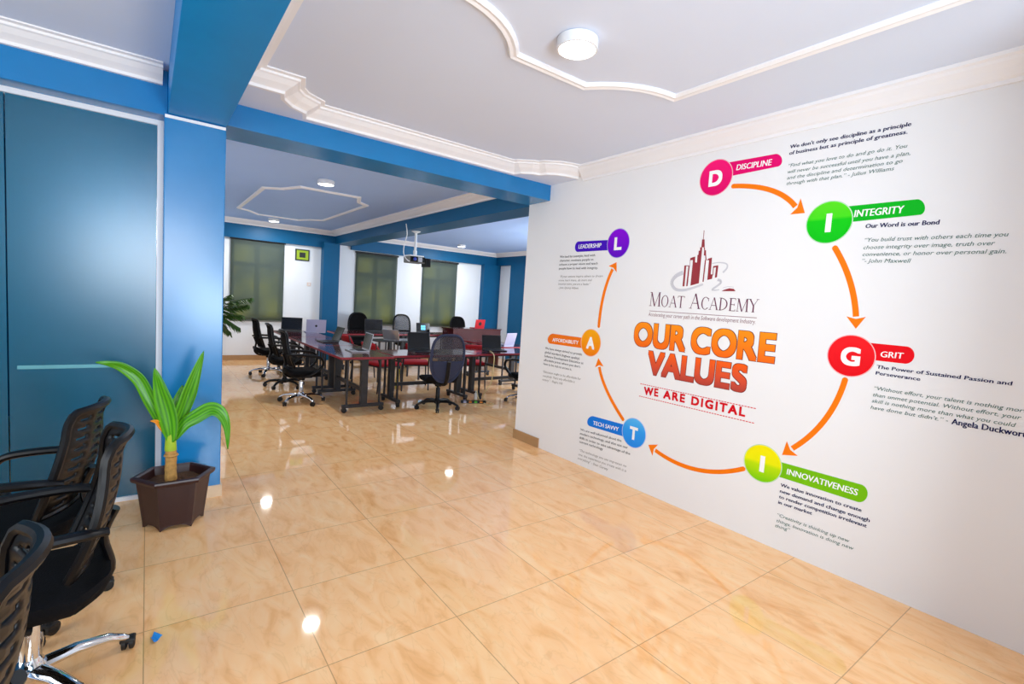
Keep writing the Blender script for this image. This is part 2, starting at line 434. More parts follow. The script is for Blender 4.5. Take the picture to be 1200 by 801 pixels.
# pillar, beams
bm = bmesh.new(); box(bm, 0.085, 0.44, 4.075, 4.45, 0, 2.655, 0.006); struct('wall_pillar', bm, M['blue'], 'blue painted square pillar beside the frosted glass', 'pillar')
bm = bmesh.new(); box(bm, 0.105, 0.44, -3.2, 4.45, 2.655, ZC, 0.004); struct('trim_1', bm, M['blue_deep'], 'wide blue ceiling beam running from the pillar over the camera', 'beam')
bm = bmesh.new(); box(bm, 0.44, XW - 0.001, 4.085, 4.47, 2.67, ZC, 0.004); struct('trim_2', bm, M['blue'], 'blue beam across the opening to the training room', 'beam')
bm = bmesh.new(); box(bm, -3.2, 0.105, 4.10, 4.42, 2.645, ZC, 0.004); struct('trim_3', bm, M['blue'], 'blue beam over the frosted glass partition', 'beam')
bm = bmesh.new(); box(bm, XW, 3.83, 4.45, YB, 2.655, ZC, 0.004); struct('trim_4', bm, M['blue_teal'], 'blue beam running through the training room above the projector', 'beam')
bm = bmesh.new(); box(bm, 0.32, XW, 11.58, YB, 2.545, ZC); box(bm, 3.83, 8.05, 11.58, YB, 2.575, ZC); box(bm, 7.95, 8.05, 4.45, 11.58, 2.60, ZC)
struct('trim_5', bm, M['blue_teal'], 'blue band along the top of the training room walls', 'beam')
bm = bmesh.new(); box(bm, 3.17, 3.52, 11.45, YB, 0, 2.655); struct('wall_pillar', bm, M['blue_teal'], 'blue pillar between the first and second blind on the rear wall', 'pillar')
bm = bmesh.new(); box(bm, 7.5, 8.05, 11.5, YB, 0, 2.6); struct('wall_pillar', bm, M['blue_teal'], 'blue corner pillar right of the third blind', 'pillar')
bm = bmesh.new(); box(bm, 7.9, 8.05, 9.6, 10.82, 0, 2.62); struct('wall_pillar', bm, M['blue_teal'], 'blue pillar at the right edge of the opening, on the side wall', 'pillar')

bm = bmesh.new(); box(bm, 0.088, 0.437, 4.068, 4.078, 2.628, 2.648, 0.002); struct('trim_15', bm, M['plaster'])
# cornices
CP = [(0, 2.83), (0.025, 2.83), (0.03, 2.848), (0.045, 2.858), (0.075, 2.875), (0.105, 2.900), (0.118, 2.905), (0.122, 2.918), (0.15, 2.922), (0.152, ZC), (0, ZC)]
CN = [(0, 2.80), (0.012, 2.80), (0.016, 2.82), (0.03, 2.83), (0.055, 2.865), (0.08, 2.89), (0.088, 2.905), (0.105, 2.912), (0.108, ZC), (0, ZC)]
jog = [(0.44, 3.66), (0.70, 3.66), (0.72, 3.75), (0.80, 3.86), (0.90, 3.92), (0.93, 4.04), (2.93, 4.06), (2.96, 3.97), (3.03, 3.91), (3.12, 3.88), (3.15, 3.80), (3.22, 3.74), (3.30, 3.71), (XW, 3.69)]
bm = bmesh.new()
moulding(bm, [(0.44, -3.1)] + jog, CP, side=-1)
struct('trim_6', bm, M['plaster'], 'stepped white plaster cornice along the beams', 'cornice')
bm = bmesh.new(); moulding(bm, [(XW, 3.6), (XW, -3.1)], CN, side=-1)
struct('trim_7', bm, M['plaster'], 'white plaster cornice along the top of the mural wall', 'cornice')
bm = bmesh.new()
pl = [(0.44, 4.09)] + [(p[0], p[1]) for p in jog] + [(XW, 4.09)]
prism(bm, pl, ZB - 0.004, ZC - 0.002); struct('trim_8', bm, M['ceil'])
bm = bmesh.new(); moulding(bm, [(-3.15, 4.10), (0.075, 4.10)], CP, side=-1); struct('trim_9', bm, M['plaster'])
bm = bmesh.new(); moulding(bm, [(0.32, 4.47), (0.32, 11.58), (XW, 11.58), (XW, 4.47)], CP, side=-1, closed=True); struct('trim_10', bm, M['plaster'])
bm = bmesh.new(); moulding(bm, [(3.83, 4.47), (3.83, 11.58), (7.95, 11.58), (7.95, 4.47)], CP, side=-1, closed=True); struct('trim_11', bm, M['plaster'])
# ceiling panel mouldings
def arc(p, q, bulge, k=7):
    p, q = Vector(p), Vector(q); d = q - p; nrm = Vector((-d.y, d.x)).normalized() * bulge
    return [tuple(p + d * t + nrm * 4 * t * (1 - t)) for t in [i / k for i in range(k + 1)]]
PP = [(-0.03, ZC), (-0.03, ZC - 0.010), (-0.018, ZC - 0.024), (0.0, ZC - 0.018), (0.016, ZC - 0.021), (0.03, ZC - 0.008), (0.03, ZC)]
fr = arc((1.65, 2.315), (2.14, 2.315), 0, 1) + arc((2.17, 2.315), (2.69, 2.03), -0.07)[0:] + arc((2.69, 2.03), (2.69, -0.6), 0, 1)[1:] \
    + arc((2.69, -0.6), (2.14, -0.9), -0.07)[1:] + arc((2.14, -0.9), (1.65, -0.9), 0, 1)[1:] + arc((1.65, -0.9), (1.10, -0.6), -0.07)[1:] + arc((1.10, -0.6), (1.10, 2.03), 0, 1)[1:] + arc((1.10, 2.03), (1.62, 2.315), -0.07)[1:]
cl = [fr[0]]
for p in fr[1:]:
    if (Vector(p) - Vector(cl[-1])).length > 0.02: cl.append(p)
if (Vector(cl[-1]) - Vector(cl[0])).length < 0.02: cl.pop()
bm = bmesh.new(); moulding(bm, cl, PP, side=-1, closed=True); struct('trim_12', bm, M['plaster'], 'white scalloped moulding panel on the near ceiling', 'ceiling moulding')
bk = [(1.28, 7.60), (1.48, 7.44), (1.64, 7.08), (2.42, 7.08), (2.54, 7.44), (2.72, 7.60), (2.72, 9.95), (2.54, 10.1), (2.38, 10.42), (1.66, 10.42), (1.46, 10.1), (1.28, 9.95)]
bm = bmesh.new(); moulding(bm, bk, PP, side=-1, closed=True); struct('trim_13', bm, M['plaster'], 'white scalloped moulding panel on the training room ceiling', 'ceiling moulding')

# skirtings
bm = bmesh.new(); box(bm, 0.32, 3.17, YB - 0.02, YB, 0, 0.11); box(bm, 3.52, 7.5, YB - 0.02, YB, 0, 0.11); struct('baseboard_back', bm, M['tile_skirt'])
bm = bmesh.new(); box(bm, 0.40, 0.452, 4.063, 4.46, 0, 0.085); box(bm, 0.075, 0.40, 4.063, 4.08, 0, 0.085); struct('baseboard_pillar', bm, M['cream_skirt'])
bm = bmesh.new(); box(bm, XW - 0.016, XW + 0.17, 4.0, 4.455, 0, 0.105); struct('baseboard_right', bm, M['tile_skirt'])

# frosted glass partition
def glass_panel(name, x0, x1, label):
    o = thing(name, label, 'glass panel', ((x0 + x1) / 2, 4.28, 0)); del o['category']; o['kind'] = 'structure'; o['category'] = 'glass panel'
    w = (x1 - x0) / 2
    bm = bmesh.new(); box(bm, -w + 0.004, w - 0.004, -0.006, 0.006, 0.025, 2.615); link_mesh('pane', bm, M['frosted'], o)
    return o
glass_panel('window_1', -0.69, 0.055, 'frosted teal glass panel next to the blue pillar')
glass_panel('window_2', -1.45, -0.69, 'frosted teal glass panel at the left edge of the photo')
glass_panel('window_3', -2.3, -1.45, 'frosted teal glass panel further left of the photo')
bm = bmesh.new()
box(bm, 0.052, 0.085, 4.255, 4.305, 0, 2.645); box(bm, -3.2, 0.052, 4.255, 4.305, 2.612, 2.645); box(bm, -3.2, 0.052, 4.255, 4.305, 0, 0.028)
struct('trim_14', bm, M['white_metal'], 'thin white frame around the frosted glass partition', 'frame')
bm = bmesh.new(); box(bm, -3.2, -2.3, 4.26, 4.30, 0.028, 2.612); struct('wall_partition', bm, M['wall'])
bm = bmesh.new(); box(bm, -0.65, -0.127, 4.270, 4.2738, 0.946, 0.970, 0.001); tag(link_mesh('glass_streak', bm, mat('pale_teal_streak', rgb(96, 168, 180), 0.5)), 'slim pale strip on the frosted glass for a blurred streak behind it', 'streak')  # strip added on the pane to imitate a blurred pale streak behind it

# ================================================================ WINDOWS + BLINDS
wl = ['roller blind on the rear wall behind the palm and left of the blue pillar', 'middle roller blind on the rear wall, just right of the blue pillar', 'roller blind on the rear wall below and right of the projector']
for i, (x0, x1, z0, z1) in enumerate(wins):
    cx = (x0 + x1) / 2; w = (x1 - x0) / 2
    o = thing('window_%d' % (i + 4), 'window behind a drawn roller blind', 'window', (cx, YB + 0.1, 0)); o['kind'] = 'structure'
    bm = bmesh.new()
    for a, b, c, d in ((-w, -w + 0.06, z0, z1), (w - 0.06, w, z0, z1), (-w, w, z0, z0 + 0.06), (-w, w, z1 - 0.06, z1), (-0.05, 0.05, z0, z1), (-w, w, z1 - 0.52, z1 - 0.42)):
        box(bm, a, b, -0.03, 0.03, c, d)
    link_mesh('frame', bm, M['grey_pl'], o)
    bm = bmesh.new(); box(bm, -w, w, 0.034, 0.04, z0, z1); link_mesh('pane', bm, M['garden'], o)
    b = thing('roller_blind', ['grey-green ', 'grey-green ', 'grey-brown '][i] + wl[i], 'blind', (cx, YB - 0.03, z0 - 0.03), 0, 'roller blinds on the rear wall')
    hh = 2.54 - (z0 - 0.03)
    bm = bmesh.new(); sheet(bm, lambda u, v: (-w - 0.02 + (2 * w + 0.04) * u, 0.004 * math.sin(u * 9 + v * 3), 0.02 + (hh - 0.02) * v), 16, 8)
    solid(link_mesh('cloth', bm, M['blind'], b, True), 0.0015)
    bm = bmesh.new(); box(bm, -w - 0.02, w + 0.02, -0.01, 0.01, 0, 0.025, 0.004); link_mesh('bottom_bar', bm, M['grey_pl'], b)
    bm = bmesh.new(); lathe(bm, [(0.022, 0), (0.022, 2 * w + 0.08)], 12, mat4=Matrix.Translation((-w - 0.04, -0.01, hh + 0.0)) @ Matrix.Rotation(PI / 2, 4, 'Y')); link_mesh('roller_tube', bm, M['leg_black'], b, True)

# ================================================================ CEILING LAMPS
def lamp(x, y, r, label, power, m, first):
    o = thing('ceiling_lamp', label, 'lamp', (x, y, ZC), 0, 'round ceiling lamps')
    bm = bmesh.new(); lathe(bm, [(r * 0.9, 0), (r, -0.004), (r, -0.05), (r * 0.985, -0.056), (r * 0.9, -0.057), (r * 0.89, -0.04)], 32); link_mesh('housing', bm, M['white_pl'], o, True)
    bm = bmesh.new(); lathe(bm, [(r * 0.89, -0.045), (r * 0.89, -0.053), (r * 0.5, -0.056)], 32); link_mesh('diffuser', bm, m, o, True)
    l = area('lamp_light', (0, 0, -0.07), (0, 0, -1), r * 1.7, r * 1.7, power, (1, 0.98, 0.94), 'DISK'); l.parent = o
    return o
lamp(1.775, 1.97, 0.106, 'large round white ceiling lamp inside the near moulding panel', 11, M['lamp'], True)
lamp(1.774, 6.424, 0.10, 'round ceiling lamp in the training room nearest the opening beam', 20, M['lamp_back'], False)
lamp(2.01, 10.80, 0.10, 'round ceiling lamp deep in the training room above the first blind', 24, M['lamp_back'], False)
lamp(6.24, 10.66, 0.10, 'round ceiling lamp right of the projector above the third blind', 24, M['lamp_back'], False)

# ================================================================ MURAL
def wpt(px, py): 
    p = at_x(px, py, XW); return Vector((-p.y, p.z))       # wall coordinates: along the wall (reading direction), height
def w3(s, t, n): return Vector((XW - n, -s, t))
def dm(name, c): return mat('decal_' + name, c, 0.6, var=0.01, spec=0.15)
M['ink'] = dm('navy', rgb(20, 28, 82)); M['ink_small'] = dm('charcoal', rgb(70, 70, 74)); M['quote'] = dm('teal_grey', rgb(60, 106, 96))
M['quote_small'] = dm('pale_grey', rgb(138, 136, 130)); M['white_vinyl'] = dm('white', rgb(252, 252, 252)); M['orange'] = dm('orange', rgb(252, 126, 8))
M['red_ink'] = dm('red', rgb(214, 8, 28)); M['maroon_ink'] = dm('maroon', rgb(150, 54, 62)); M['plum_ink'] = dm('plum', rgb(112, 58, 84)); M['outline'] = dm('outline', rgb(120, 34, 26)); M['rule'] = dm('rule', rgb(150, 110, 116)); M['swoosh'] = dm('swoosh', rgb(206, 206, 212))
def to_parent(bm, parent):
    if parent: bmesh.ops.translate(bm, vec=-parent.location, verts=bm.verts)
def glyph_mesh(body, shear, res, sp=1.0):
    cu = bpy.data.curves.new('t', 'FONT'); cu.body = body; cu.resolution_u = res; cu.shear = shear; cu.space_character = sp; cu.fill_mode = 'FRONT'
    ob = bpy.data.objects.new('t', cu); me = bpy.data.meshes.new_from_object(ob)
    co = [v.co.copy() for v in me.vertices]; fs = [tuple(p.vertices) for p in me.polygons]
    bpy.data.meshes.remove(me); bpy.data.objects.remove(ob); bpy.data.curves.remove(cu)
    return co, fs
def spread_of(w):
    if w <= 0: return [(0, 0)]
    if w < 0.036: return [(-w, 0), (0, 0.4 * w), (w, 0)]
    return [(w * a, w * b) for a in (-1, -0.5, 0, 0.5, 1) for b in (-1, 0, 1)]
def put_letters(bm, parts, p0, p1, n, ky, tot, weight, kx_off=0.0):
    d = p1 - p0; L = d.length; e = d / L; up = Vector((-e.y, e.x)); kx = L / tot
    ro = ky if ky else kx
    for co, fs, dx in parts:
        for q, (ax, ay) in enumerate(spread_of(weight)):
            vs = []
            for c in co:
                u = (c.x + dx) * kx + ax * ro; w = c.y * ro + ay * ro
                pt = p0 + e * u + up * w; vs.append(bm.verts.new(w3(pt.x, pt.y, n + q * 4e-6)))
            for f in fs: bm.faces.new([vs[i] for i in f])
def text_bm(bm, body, p0, p1, n, cap=None, size=None, weight=0.0, shear=0.0, res=3, sp=1.0):
    """lettering from wall point p0 to p1 along its baseline"""
    co, fs = glyph_mesh(body, shear, res, sp)
    x0 = min(c.x for c in co); x1 = max(c.x for c in co)
    put_letters(bm, [(co, fs, -x0)], p0, p1, n, cap / 0.73 if cap else size, x1 - x0, weight)
def title_bm(bm, body, p0, p1, n, cap, weight, grow, gap=0.125):
    """heavy lettering set tight, every letter placed on its own"""
    parts = []; x = 0.0
    for ch in body:
        if ch == ' ': x += 0.16; continue
        co, fs = glyph_mesh(ch, 0, 8)
        a0 = min(c.x for c in co); a1 = max(c.x for c in co)
        if ch == 'A' and parts: x -= 0.13
        parts.append((co, fs, x - a0)); x += a1 - a0 + gap
        if ch == 'A': x -= 0.05
        if ch == 'L': x -= 0.03
    put_letters(bm, parts, p0, p1, n, cap / 0.73, x - gap, weight)
def decal(name, bm, m, parent):
    to_parent(bm, parent); return link_mesh(name, bm, m, parent)
def lines(name, rows, m, parent, weight, shear=0.0, n=0.0015, res=2, shrink=0.80):
    bm = bmesh.new()
    gaps = [abs(wpt(rows[i][1], rows[i][2]).y - wpt(rows[i + 1][1], rows[i + 1][2]).y) for i in range(len(rows) - 1)]
    size = (sum(gaps) / len(gaps)) * shrink if gaps else None
    for r in rows:
        text_bm(bm, r[0], wpt(r[1], r[2]), wpt(r[3], r[4]), n, size=size, weight=weight, shear=shear, res=res)
    return decal(name, bm, m, parent)
def ellipse_from(px0, px1, py0, py1):
    """circle on the wall from its extent in the photo"""
    cx, cy = (px0 + px1) / 2, (py0 + py1) / 2
    a, b, c, d = wpt(px0, cy), wpt(px1, cy), wpt(cx, py0), wpt(cx, py1)
    ctr = (a + b + c + d) / 4
    return ctr, (abs(b.x - a.x)) / 2, abs(c.y - d.y) / 2

def badge(letter, title, ext, pill, ttl, cap_t, stops, pill_col, label, caption, quote, pale=False, right=True, letter_m=None):
    ctr, ra, rb = ellipse_from(*ext); r = (ra + rb) / 2
    o = thing('value_badge', label, 'wall badge', w3(ctr.x, ctr.y, 0), 0, 'round letter badges of the mural')
    # name plate: end point, upper edge, lower edge given in the photo
    (ux0, uy0, ux1, uy1), (lx0, ly0, lx1, ly1), (ex, ey) = pill
    A, B, C, D, E = wpt(ux0, uy0), wpt(ux1, uy1), wpt(lx0, ly0), wpt(lx1, ly1), wpt(ex, ey)
    bm = bmesh.new(); mid = (B + D) / 2; hr = (B - D) / 2; out = E - mid
    poly = [A] + [mid + hr * math.cos(t) + out * math.sin(t) for t in [PI * k / 14 for k in range(15)]] + [C]
    poly = [(p.x, p.y) for p in poly]
    prism(bm, poly, 0.0005, 0.001, lambda u, v, w: w3(u, v, w))
    plate = decal('name_plate', bm, mat('plate_' + title.lower().replace(' ', '_'), pill_col, 0.6, var=0.03, spec=0.15), o)
    bm = bmesh.new(); text_bm(bm, title, wpt(*ttl[0]), wpt(*ttl[1]), 0.0016, cap=cap_t * 0.68, weight=0.024, shear=0.08, res=3); to_parent(bm, o)
    link_mesh('lettering', bm, M['white_vinyl'], plate)
    bm = bmesh.new()
    ring = [(ctr.x + 1.045 * r * math.cos(2 * PI * k / 48), ctr.y + 1.045 * r * math.sin(2 * PI * k / 48)) for k in range(48)]
    prism(bm, ring, 0.0006, 0.0014, lambda u, v, w: w3(u, v, w)); decal('disc_rim', bm, mat('rim_' + title.lower().replace(' ', '_'), tuple(0.5 + 0.5 * c for c in pill_col[:3]) + (1,), 0.45, var=0.01), o)
    bm = bmesh.new()
    ring = [(ctr.x + r * math.cos(2 * PI * k / 48), ctr.y + r * math.sin(2 * PI * k / 48)) for k in range(48)]
    prism(bm, ring, 0.0007, 0.002, lambda u, v, w: w3(u, v, w))
    disc = decal('disc', bm, grad_mat('disc_' + title.lower().replace(' ', '_'), stops, 'Z', -r, r), o)
    bm = bmesh.new(); hh = r * 0.95
    hh = r * 0.86; ww = r * (0.16 if letter == 'I' else 0.60 if letter in 'LT' else 0.74)
    text_bm(bm, letter, Vector((ctr.x - ww / 2, ctr.y - hh / 2)), Vector((ctr.x + ww / 2, ctr.y - hh / 2)), 0.0028, cap=hh, weight=0.042, shear=0.0, res=6); to_parent(bm, o)
    link_mesh('letter', bm, letter_m or M['white_vinyl'], disc)
    lines('caption', caption, M['ink_small'] if pale else M['ink'], o, 0.012 if pale else 0.034, 0.0 if pale else 0.06)
    lines('quotation', quote, M['quote_small'] if pale else M['quote'], o, 0.0, 0.22)
    return o

LQ, RQ, AP = '\u201c', '\u201d', '\u2019'
badge('D', 'DISCIPLINE', (820.7, 857.5, 187.7, 228.3), ((852, 190.6, 909, 180.3), (855, 206.5, 911, 195.2), (916.5, 187)), ((863, 199.5), (904, 193.3)), 0.062,
      [(0, rgb(226, 0, 106)), (1, rgb(255, 20, 120))], rgb(232, 0, 110), 'pink badge with letter D and DISCIPLINE plate at the top of the mural',
      [("We don't only see discipline as a principle", 926, 174, 1067.7, 147.3), ('of business but as principle of greatness.', 925, 181.5, 1063.3, 156.5)],
      [(LQ + 'Find what you love to do and go do it. You', 924, 196, 1063.3, 172.7), ('will never be successful until you have a plan,', 923, 203.3, 1066.7, 181.3), ('and the discipline and determination to go', 922.3, 210.3, 1057.7, 190.3), ('through with that plan.' + RQ + ' - Julius Williams', 921.7, 217, 1047.7, 199.3)])
badge('I', 'INTEGRITY', (946, 997.3, 236, 284.7), ((990, 242, 1075, 233.3), (994, 260.3, 1077, 251.7), (1084, 242.5)), ((1001, 254.3), (1059, 249.3)), 0.064,
      [(0, rgb(0, 196, 20)), (0.55, rgb(10, 206, 16)), (0.62, rgb(70, 222, 24)), (1, rgb(90, 226, 30))], rgb(0, 186, 30), 'green badge with letter I and INTEGRITY plate',
      [('Our Word is our Bond', 1014.3, 267.3, 1100.7, 262.7)],
      [(LQ + 'You build trust with others each time you', 1013.3, 283.3, 1181.7, 276.7), ('choose integrity over image, truth over', 1011.7, 292, 1166, 287), ('convenience, or honor over personal gain.', 1010.7, 300, 1179.3, 296.5), (RQ + '- John Maxwell', 1010, 307.6, 1067.3, 307.6)])
badge('G', 'GRIT', (970.3, 1024.5, 392.4, 441.1), ((1018, 401.4, 1061, 405.6), (1020, 421.3, 1061, 426), (1071.7, 415.8)), ((1032, 418), (1058.7, 420.2)), 0.052,
      [(0, rgb(232, 8, 24)), (1, rgb(250, 28, 36))], rgb(238, 8, 26), 'red badge with letter G and GRIT plate at the right of the mural',
      [('The Power of Sustained Passion and', 1027.5, 431.4, 1186, 451.5), ('Perseverance', 1026.2, 438.6, 1078.2, 446)],
      [(LQ + 'Without effort, your talent is nothing more', 1024.5, 456.3, 1204.5, 484), ('than unmet potential. Without effort, your', 1023, 464, 1196.8, 491.6), ('skill is nothing more than what you could', 1021.5, 471, 1190.3, 500.3), ('have done but didn' + AP + 't.' + RQ + ' -', 1020, 478.6, 1111, 494.6)])
badge('I', 'INNOVATIVENESS', (872.6, 915, 520.4, 565), ((912, 540.2, 1007.8, 567), (910, 557.4, 1005.8, 588), (1016.8, 579)), ((922, 555.2), (1004.8, 580.4)), 0.06,
      [(0, rgb(120, 210, 10)), (0.45, rgb(190, 228, 4)), (0.55, rgb(238, 240, 4)), (1, rgb(252, 236, 0))], rgb(120, 196, 10), 'yellow-green badge with letter I and INNOVATIVENESS plate at the bottom of the mural',
      [('We value innovation to create', 915, 569.5, 1009.4, 599.5), ('new demand and change enough', 914, 576.5, 1019, 611.5), ('to render competition irrelevant', 913, 583, 1015.4, 618), ('in our market', 912, 589.5, 951.3, 603)],
      [(LQ + 'Creativity is thinking up new', 911, 604.3, 995.4, 635.5), ('things. Innovation is doing new', 910, 611, 1000.4, 644.3), ('thing' + RQ, 908.5, 617, 926, 622.6)])
badge('T', 'TECH SAVVY', (729.4, 756.4, 489.7, 524.3), ((732.4, 497.5, 695.3, 487.4), (732, 511.6, 691.8, 499.2), (688.5, 492.3)), ((695.3, 497.3), (725, 505.2)), 0.058,
      [(0, rgb(40, 140, 240)), (0.6, rgb(50, 160, 245)), (1, rgb(90, 190, 250))], rgb(20, 122, 226), 'blue badge with letter T and TECH SAVVY plate',
      [('We are well informed about the', 680.2, 504, 728.3, 517.5), ('modern technology, and also use our', 679.8, 508.7, 735.7, 525.6), ('skills in order to take advantage of the', 679, 513.4, 738.4, 532.8), ('current technology', 679, 518.2, 706.5, 527.2)],
      [(LQ + 'The technology you use impresses no', 679, 528.3, 734, 547.4), ('one, the experience you create with it is', 678, 533, 734, 553), ('everything' + RQ + ' - Sean Gerety', 677.3, 537.5, 712.6, 551)], True, False)
badge('A', 'AFFORDABILITY', (681, 703.8, 385.8, 417), ((684, 395.8, 648, 390.8), (683, 407.8, 645.8, 402.5), (642, 396.6)), ((647.4, 399.8), (677.8, 403.4)), 0.058,
      [(0, rgb(250, 130, 8)), (1, rgb(255, 176, 10))], rgb(246, 120, 20), 'orange badge with letter A and AFFORDABILITY plate at the left of the mural',
      [('We have always strived to provide', 639, 408.8, 682, 416.4), ('global standard (highest quality)', 638.6, 413.4, 679, 421.2), ('Software Development Education at', 638, 418, 683.6, 426.7), ('affordable prices where you don' + AP + 't', 637.5, 422.6, 680, 430.8), ('have to be rich to access it.', 637, 427, 670, 434)],
      [(LQ + 'Education ought to be affordable for', 636.4, 436.2, 680.7, 445.2), ('everybody. That' + AP + 's why affordable is', 636.2, 441, 673.5, 448.5), ('victory.' + RQ + ' - Regina Hill', 635.7, 445.4, 659.3, 450.6)], True, False)
badge('L', 'LEADERSHIP', (712, 737.2, 268.2, 301.5), ((715, 280.9, 678, 282.8), (714, 293, 677, 295), (673.9, 289)), ((678, 291.2), (704.6, 289.6)), 0.062,
      [(0, rgb(96, 0, 200)), (1, rgb(140, 0, 222))], rgb(66, 6, 190), 'purple badge with letter L and LEADERSHIP plate at the upper left of the mural',
      [('We lead by example, lead with', 656.2, 302, 697.4, 300), ('character, motivate people to', 656, 306.5, 695.4, 305), ('achieve a proper vision and teach', 655.5, 311, 700.4, 309.6), ('people how to lead with integrity.', 655.2, 315.6, 700.7, 314.9)],
      [(LQ + 'If your actions inspire others to dream', 656.2, 325, 706.4, 324.4), ('more, learn more, do more and', 654.7, 329.4, 693.7, 329.2), ('become more, you are a leader' + RQ, 654.4, 333.6, 692, 333.9), ('- John Quincy Adams', 654.3, 338, 678, 338.5)], True, False)
bm = bmesh.new(); text_bm(bm, 'Angela Duckworth', wpt(1115, 496.5), wpt(1208, 513.5), 0.0015, size=0.044, weight=0.026, res=2)
tag(link_mesh('wall_lettering', bm, M['ink']), 'bold dark name lettering ending the quotation under the GRIT badge', 'lettering')

# curved arrows
def arrow(start, mid, tip, h1, h2, label):
    p0, p1, p2, a, b = (wpt(*q) for q in (start, mid, tip, h1, h2))
    base = (a + b) / 2; a = base + (a - base) * 1.3; b = base + (b - base) * 1.3
    c = 2 * p1 - 0.5 * (p0 + base)
    pts = [p0 * (1 - t) ** 2 + c * 2 * t * (1 - t) + base * t * t for t in [k / 24 for k in range(25)]]
    hw = 0.0165; lft = []; rgt = []
    for i, p in enumerate(pts):
        d = (pts[min(i + 1, 24)] - pts[max(i - 1, 0)]).normalized(); n = Vector((-d.y, d.x))
        lft.append(p + n * hw); rgt.append(p - n * hw)
    o_loc = w3(p1.x, p1.y, 0)
    bm = bmesh.new()
    d0 = (pts[1] - pts[0]).normalized(); n0 = Vector((-d0.y, d0.x))
    capr = [p0 - d0 * hw * math.sin(t) + n0 * hw * math.cos(t) for t in [PI * k / 8 for k in range(1, 8)]]
    ext = (p2 - base) * 0.2
    # shaft
    poly = [p for p in lft] + [p for p in reversed(rgt)] + list(reversed(capr))
    th = lambda u, v, w: w3(u, v, w) - o_loc
    for i in range(24):
        prism(bm, [tuple(lft[i]), tuple(lft[i + 1]), tuple(rgt[i + 1]), tuple(rgt[i])], 0.0005, 0.0012, th)
    prism(bm, [tuple(lft[0])] + [tuple(q) for q in capr] + [tuple(rgt[0])], 0.0005, 0.0012, th)
    prism(bm, [tuple(a), tuple(p2), tuple(b), tuple(base + ext)], 0.0005, 0.0014, th)
    o = link_mesh('curved_arrow', bm, M['orange']); o.location = o_loc
    tag(o, label, 'arrow', 'orange arrows of the mural')
arrow((859.5, 218), (903, 222.6), (943.3, 249.5), (936.9, 234.6), (927.5, 249), 'orange arrow curving from the pink D badge to the green INTEGRITY badge')
arrow((978.6, 290.5), (996, 329), (1003, 385), (994.5, 370.5), (1012, 371), 'orange arrow curving down from the green badge to the red G badge')
arrow((990.3, 445), (966, 492.5), (916.5, 532.6), (923.6, 518.6), (933.5, 531.8), 'orange arrow curving from the red G badge to the yellow-green badge')
arrow((871, 549), (815, 549.6), (759.8, 520.9), (770.4, 522.2), (765.4, 532.2), 'orange arrow curving from the yellow-green badge to the blue T badge')
arrow((730, 491), (711, 457), (701.3, 419.3), (698.6, 430), (706.2, 429.3), 'orange arrow curving up from the blue T badge to the orange A badge')
arrow((701.8, 382), (707.5, 345), (722.6, 307), (714.4, 312.5), (721.6, 318), 'orange arrow curving up from the orange A badge to the purple L badge')

# central title
tl = wpt(815, 425); title = thing('wall_title', 'large orange OUR CORE VALUES lettering in the middle of the mural', 'lettering', w3(tl.x, tl.y, 0))
zt0 = wpt(815, 455).y - tl.y; zt1 = wpt(815, 385).y - tl.y
M['title'] = grad_mat('title_orange', [(0, rgb(158, 58, 58)), (0.24, rgb(216, 80, 52)), (0.5, rgb(246, 96, 22)), (1, rgb(255, 146, 22))], 'Z', zt0, zt1)
for nm, p0, p1, cap in (('OUR CORE', (742, 404.6), (907.5, 426.2), 0.212), ('VALUES', (757.5, 437.8), (874, 460.6), 0.205)):
    a, b = wpt(*p0), wpt(*p1); e = (b - a).normalized() * 0.012; a, b = a + e + Vector((0, .012)), b - e + Vector((0, .012))
    bm = bmesh.new(); title_bm(bm, nm, a, b, 0.0010, cap * 0.94, 0.052, 0); decal('lettering_outline', bm, M['outline'], title)
    bm = bmesh.new(); title_bm(bm, nm, a, b, 0.0022, cap * 0.94, 0.037, 0); decal('lettering', bm, M['title'], title)
sl = wpt(815, 475); sub = thing('wall_slogan', 'small red WE ARE DIGITAL lettering between two dashed rules', 'lettering', w3(sl.x, sl.y, 0))
for wd_, a, b in (('WE', (755, 461.6), (771, 464.2)), ('ARE', (777.6, 465.9), (802, 471.2)), ('DIGITAL', (810.3, 473.4), (872.6, 487.7))):
    bm = bmesh.new(); text_bm(bm, wd_, wpt(*a), wpt(*b), 0.0015, cap=0.066, weight=0.040, res=4, sp=1.25); decal('lettering', bm, M['red_ink'], sub)
for a, b in (((750.5, 449.3), (886.8, 478.7)), ((749, 463.7), (884.7, 495.8))):
    A, B = wpt(*a), wpt(*b); bm = bmesh.new(); nd = 46
    for k in range(nd):
        p = A + (B - A) * (k / nd); q = A + (B - A) * ((k + 0.72) / nd)
        prism(bm, [(p.x, p.y - .003), (q.x, q.y - .003), (q.x, q.y + .003), (p.x, p.y + .003)], 0.0004, 0.001, lambda u, v, w: w3(u, v, w))
    decal('dashed_rule', bm, M['red_ink'], sub)

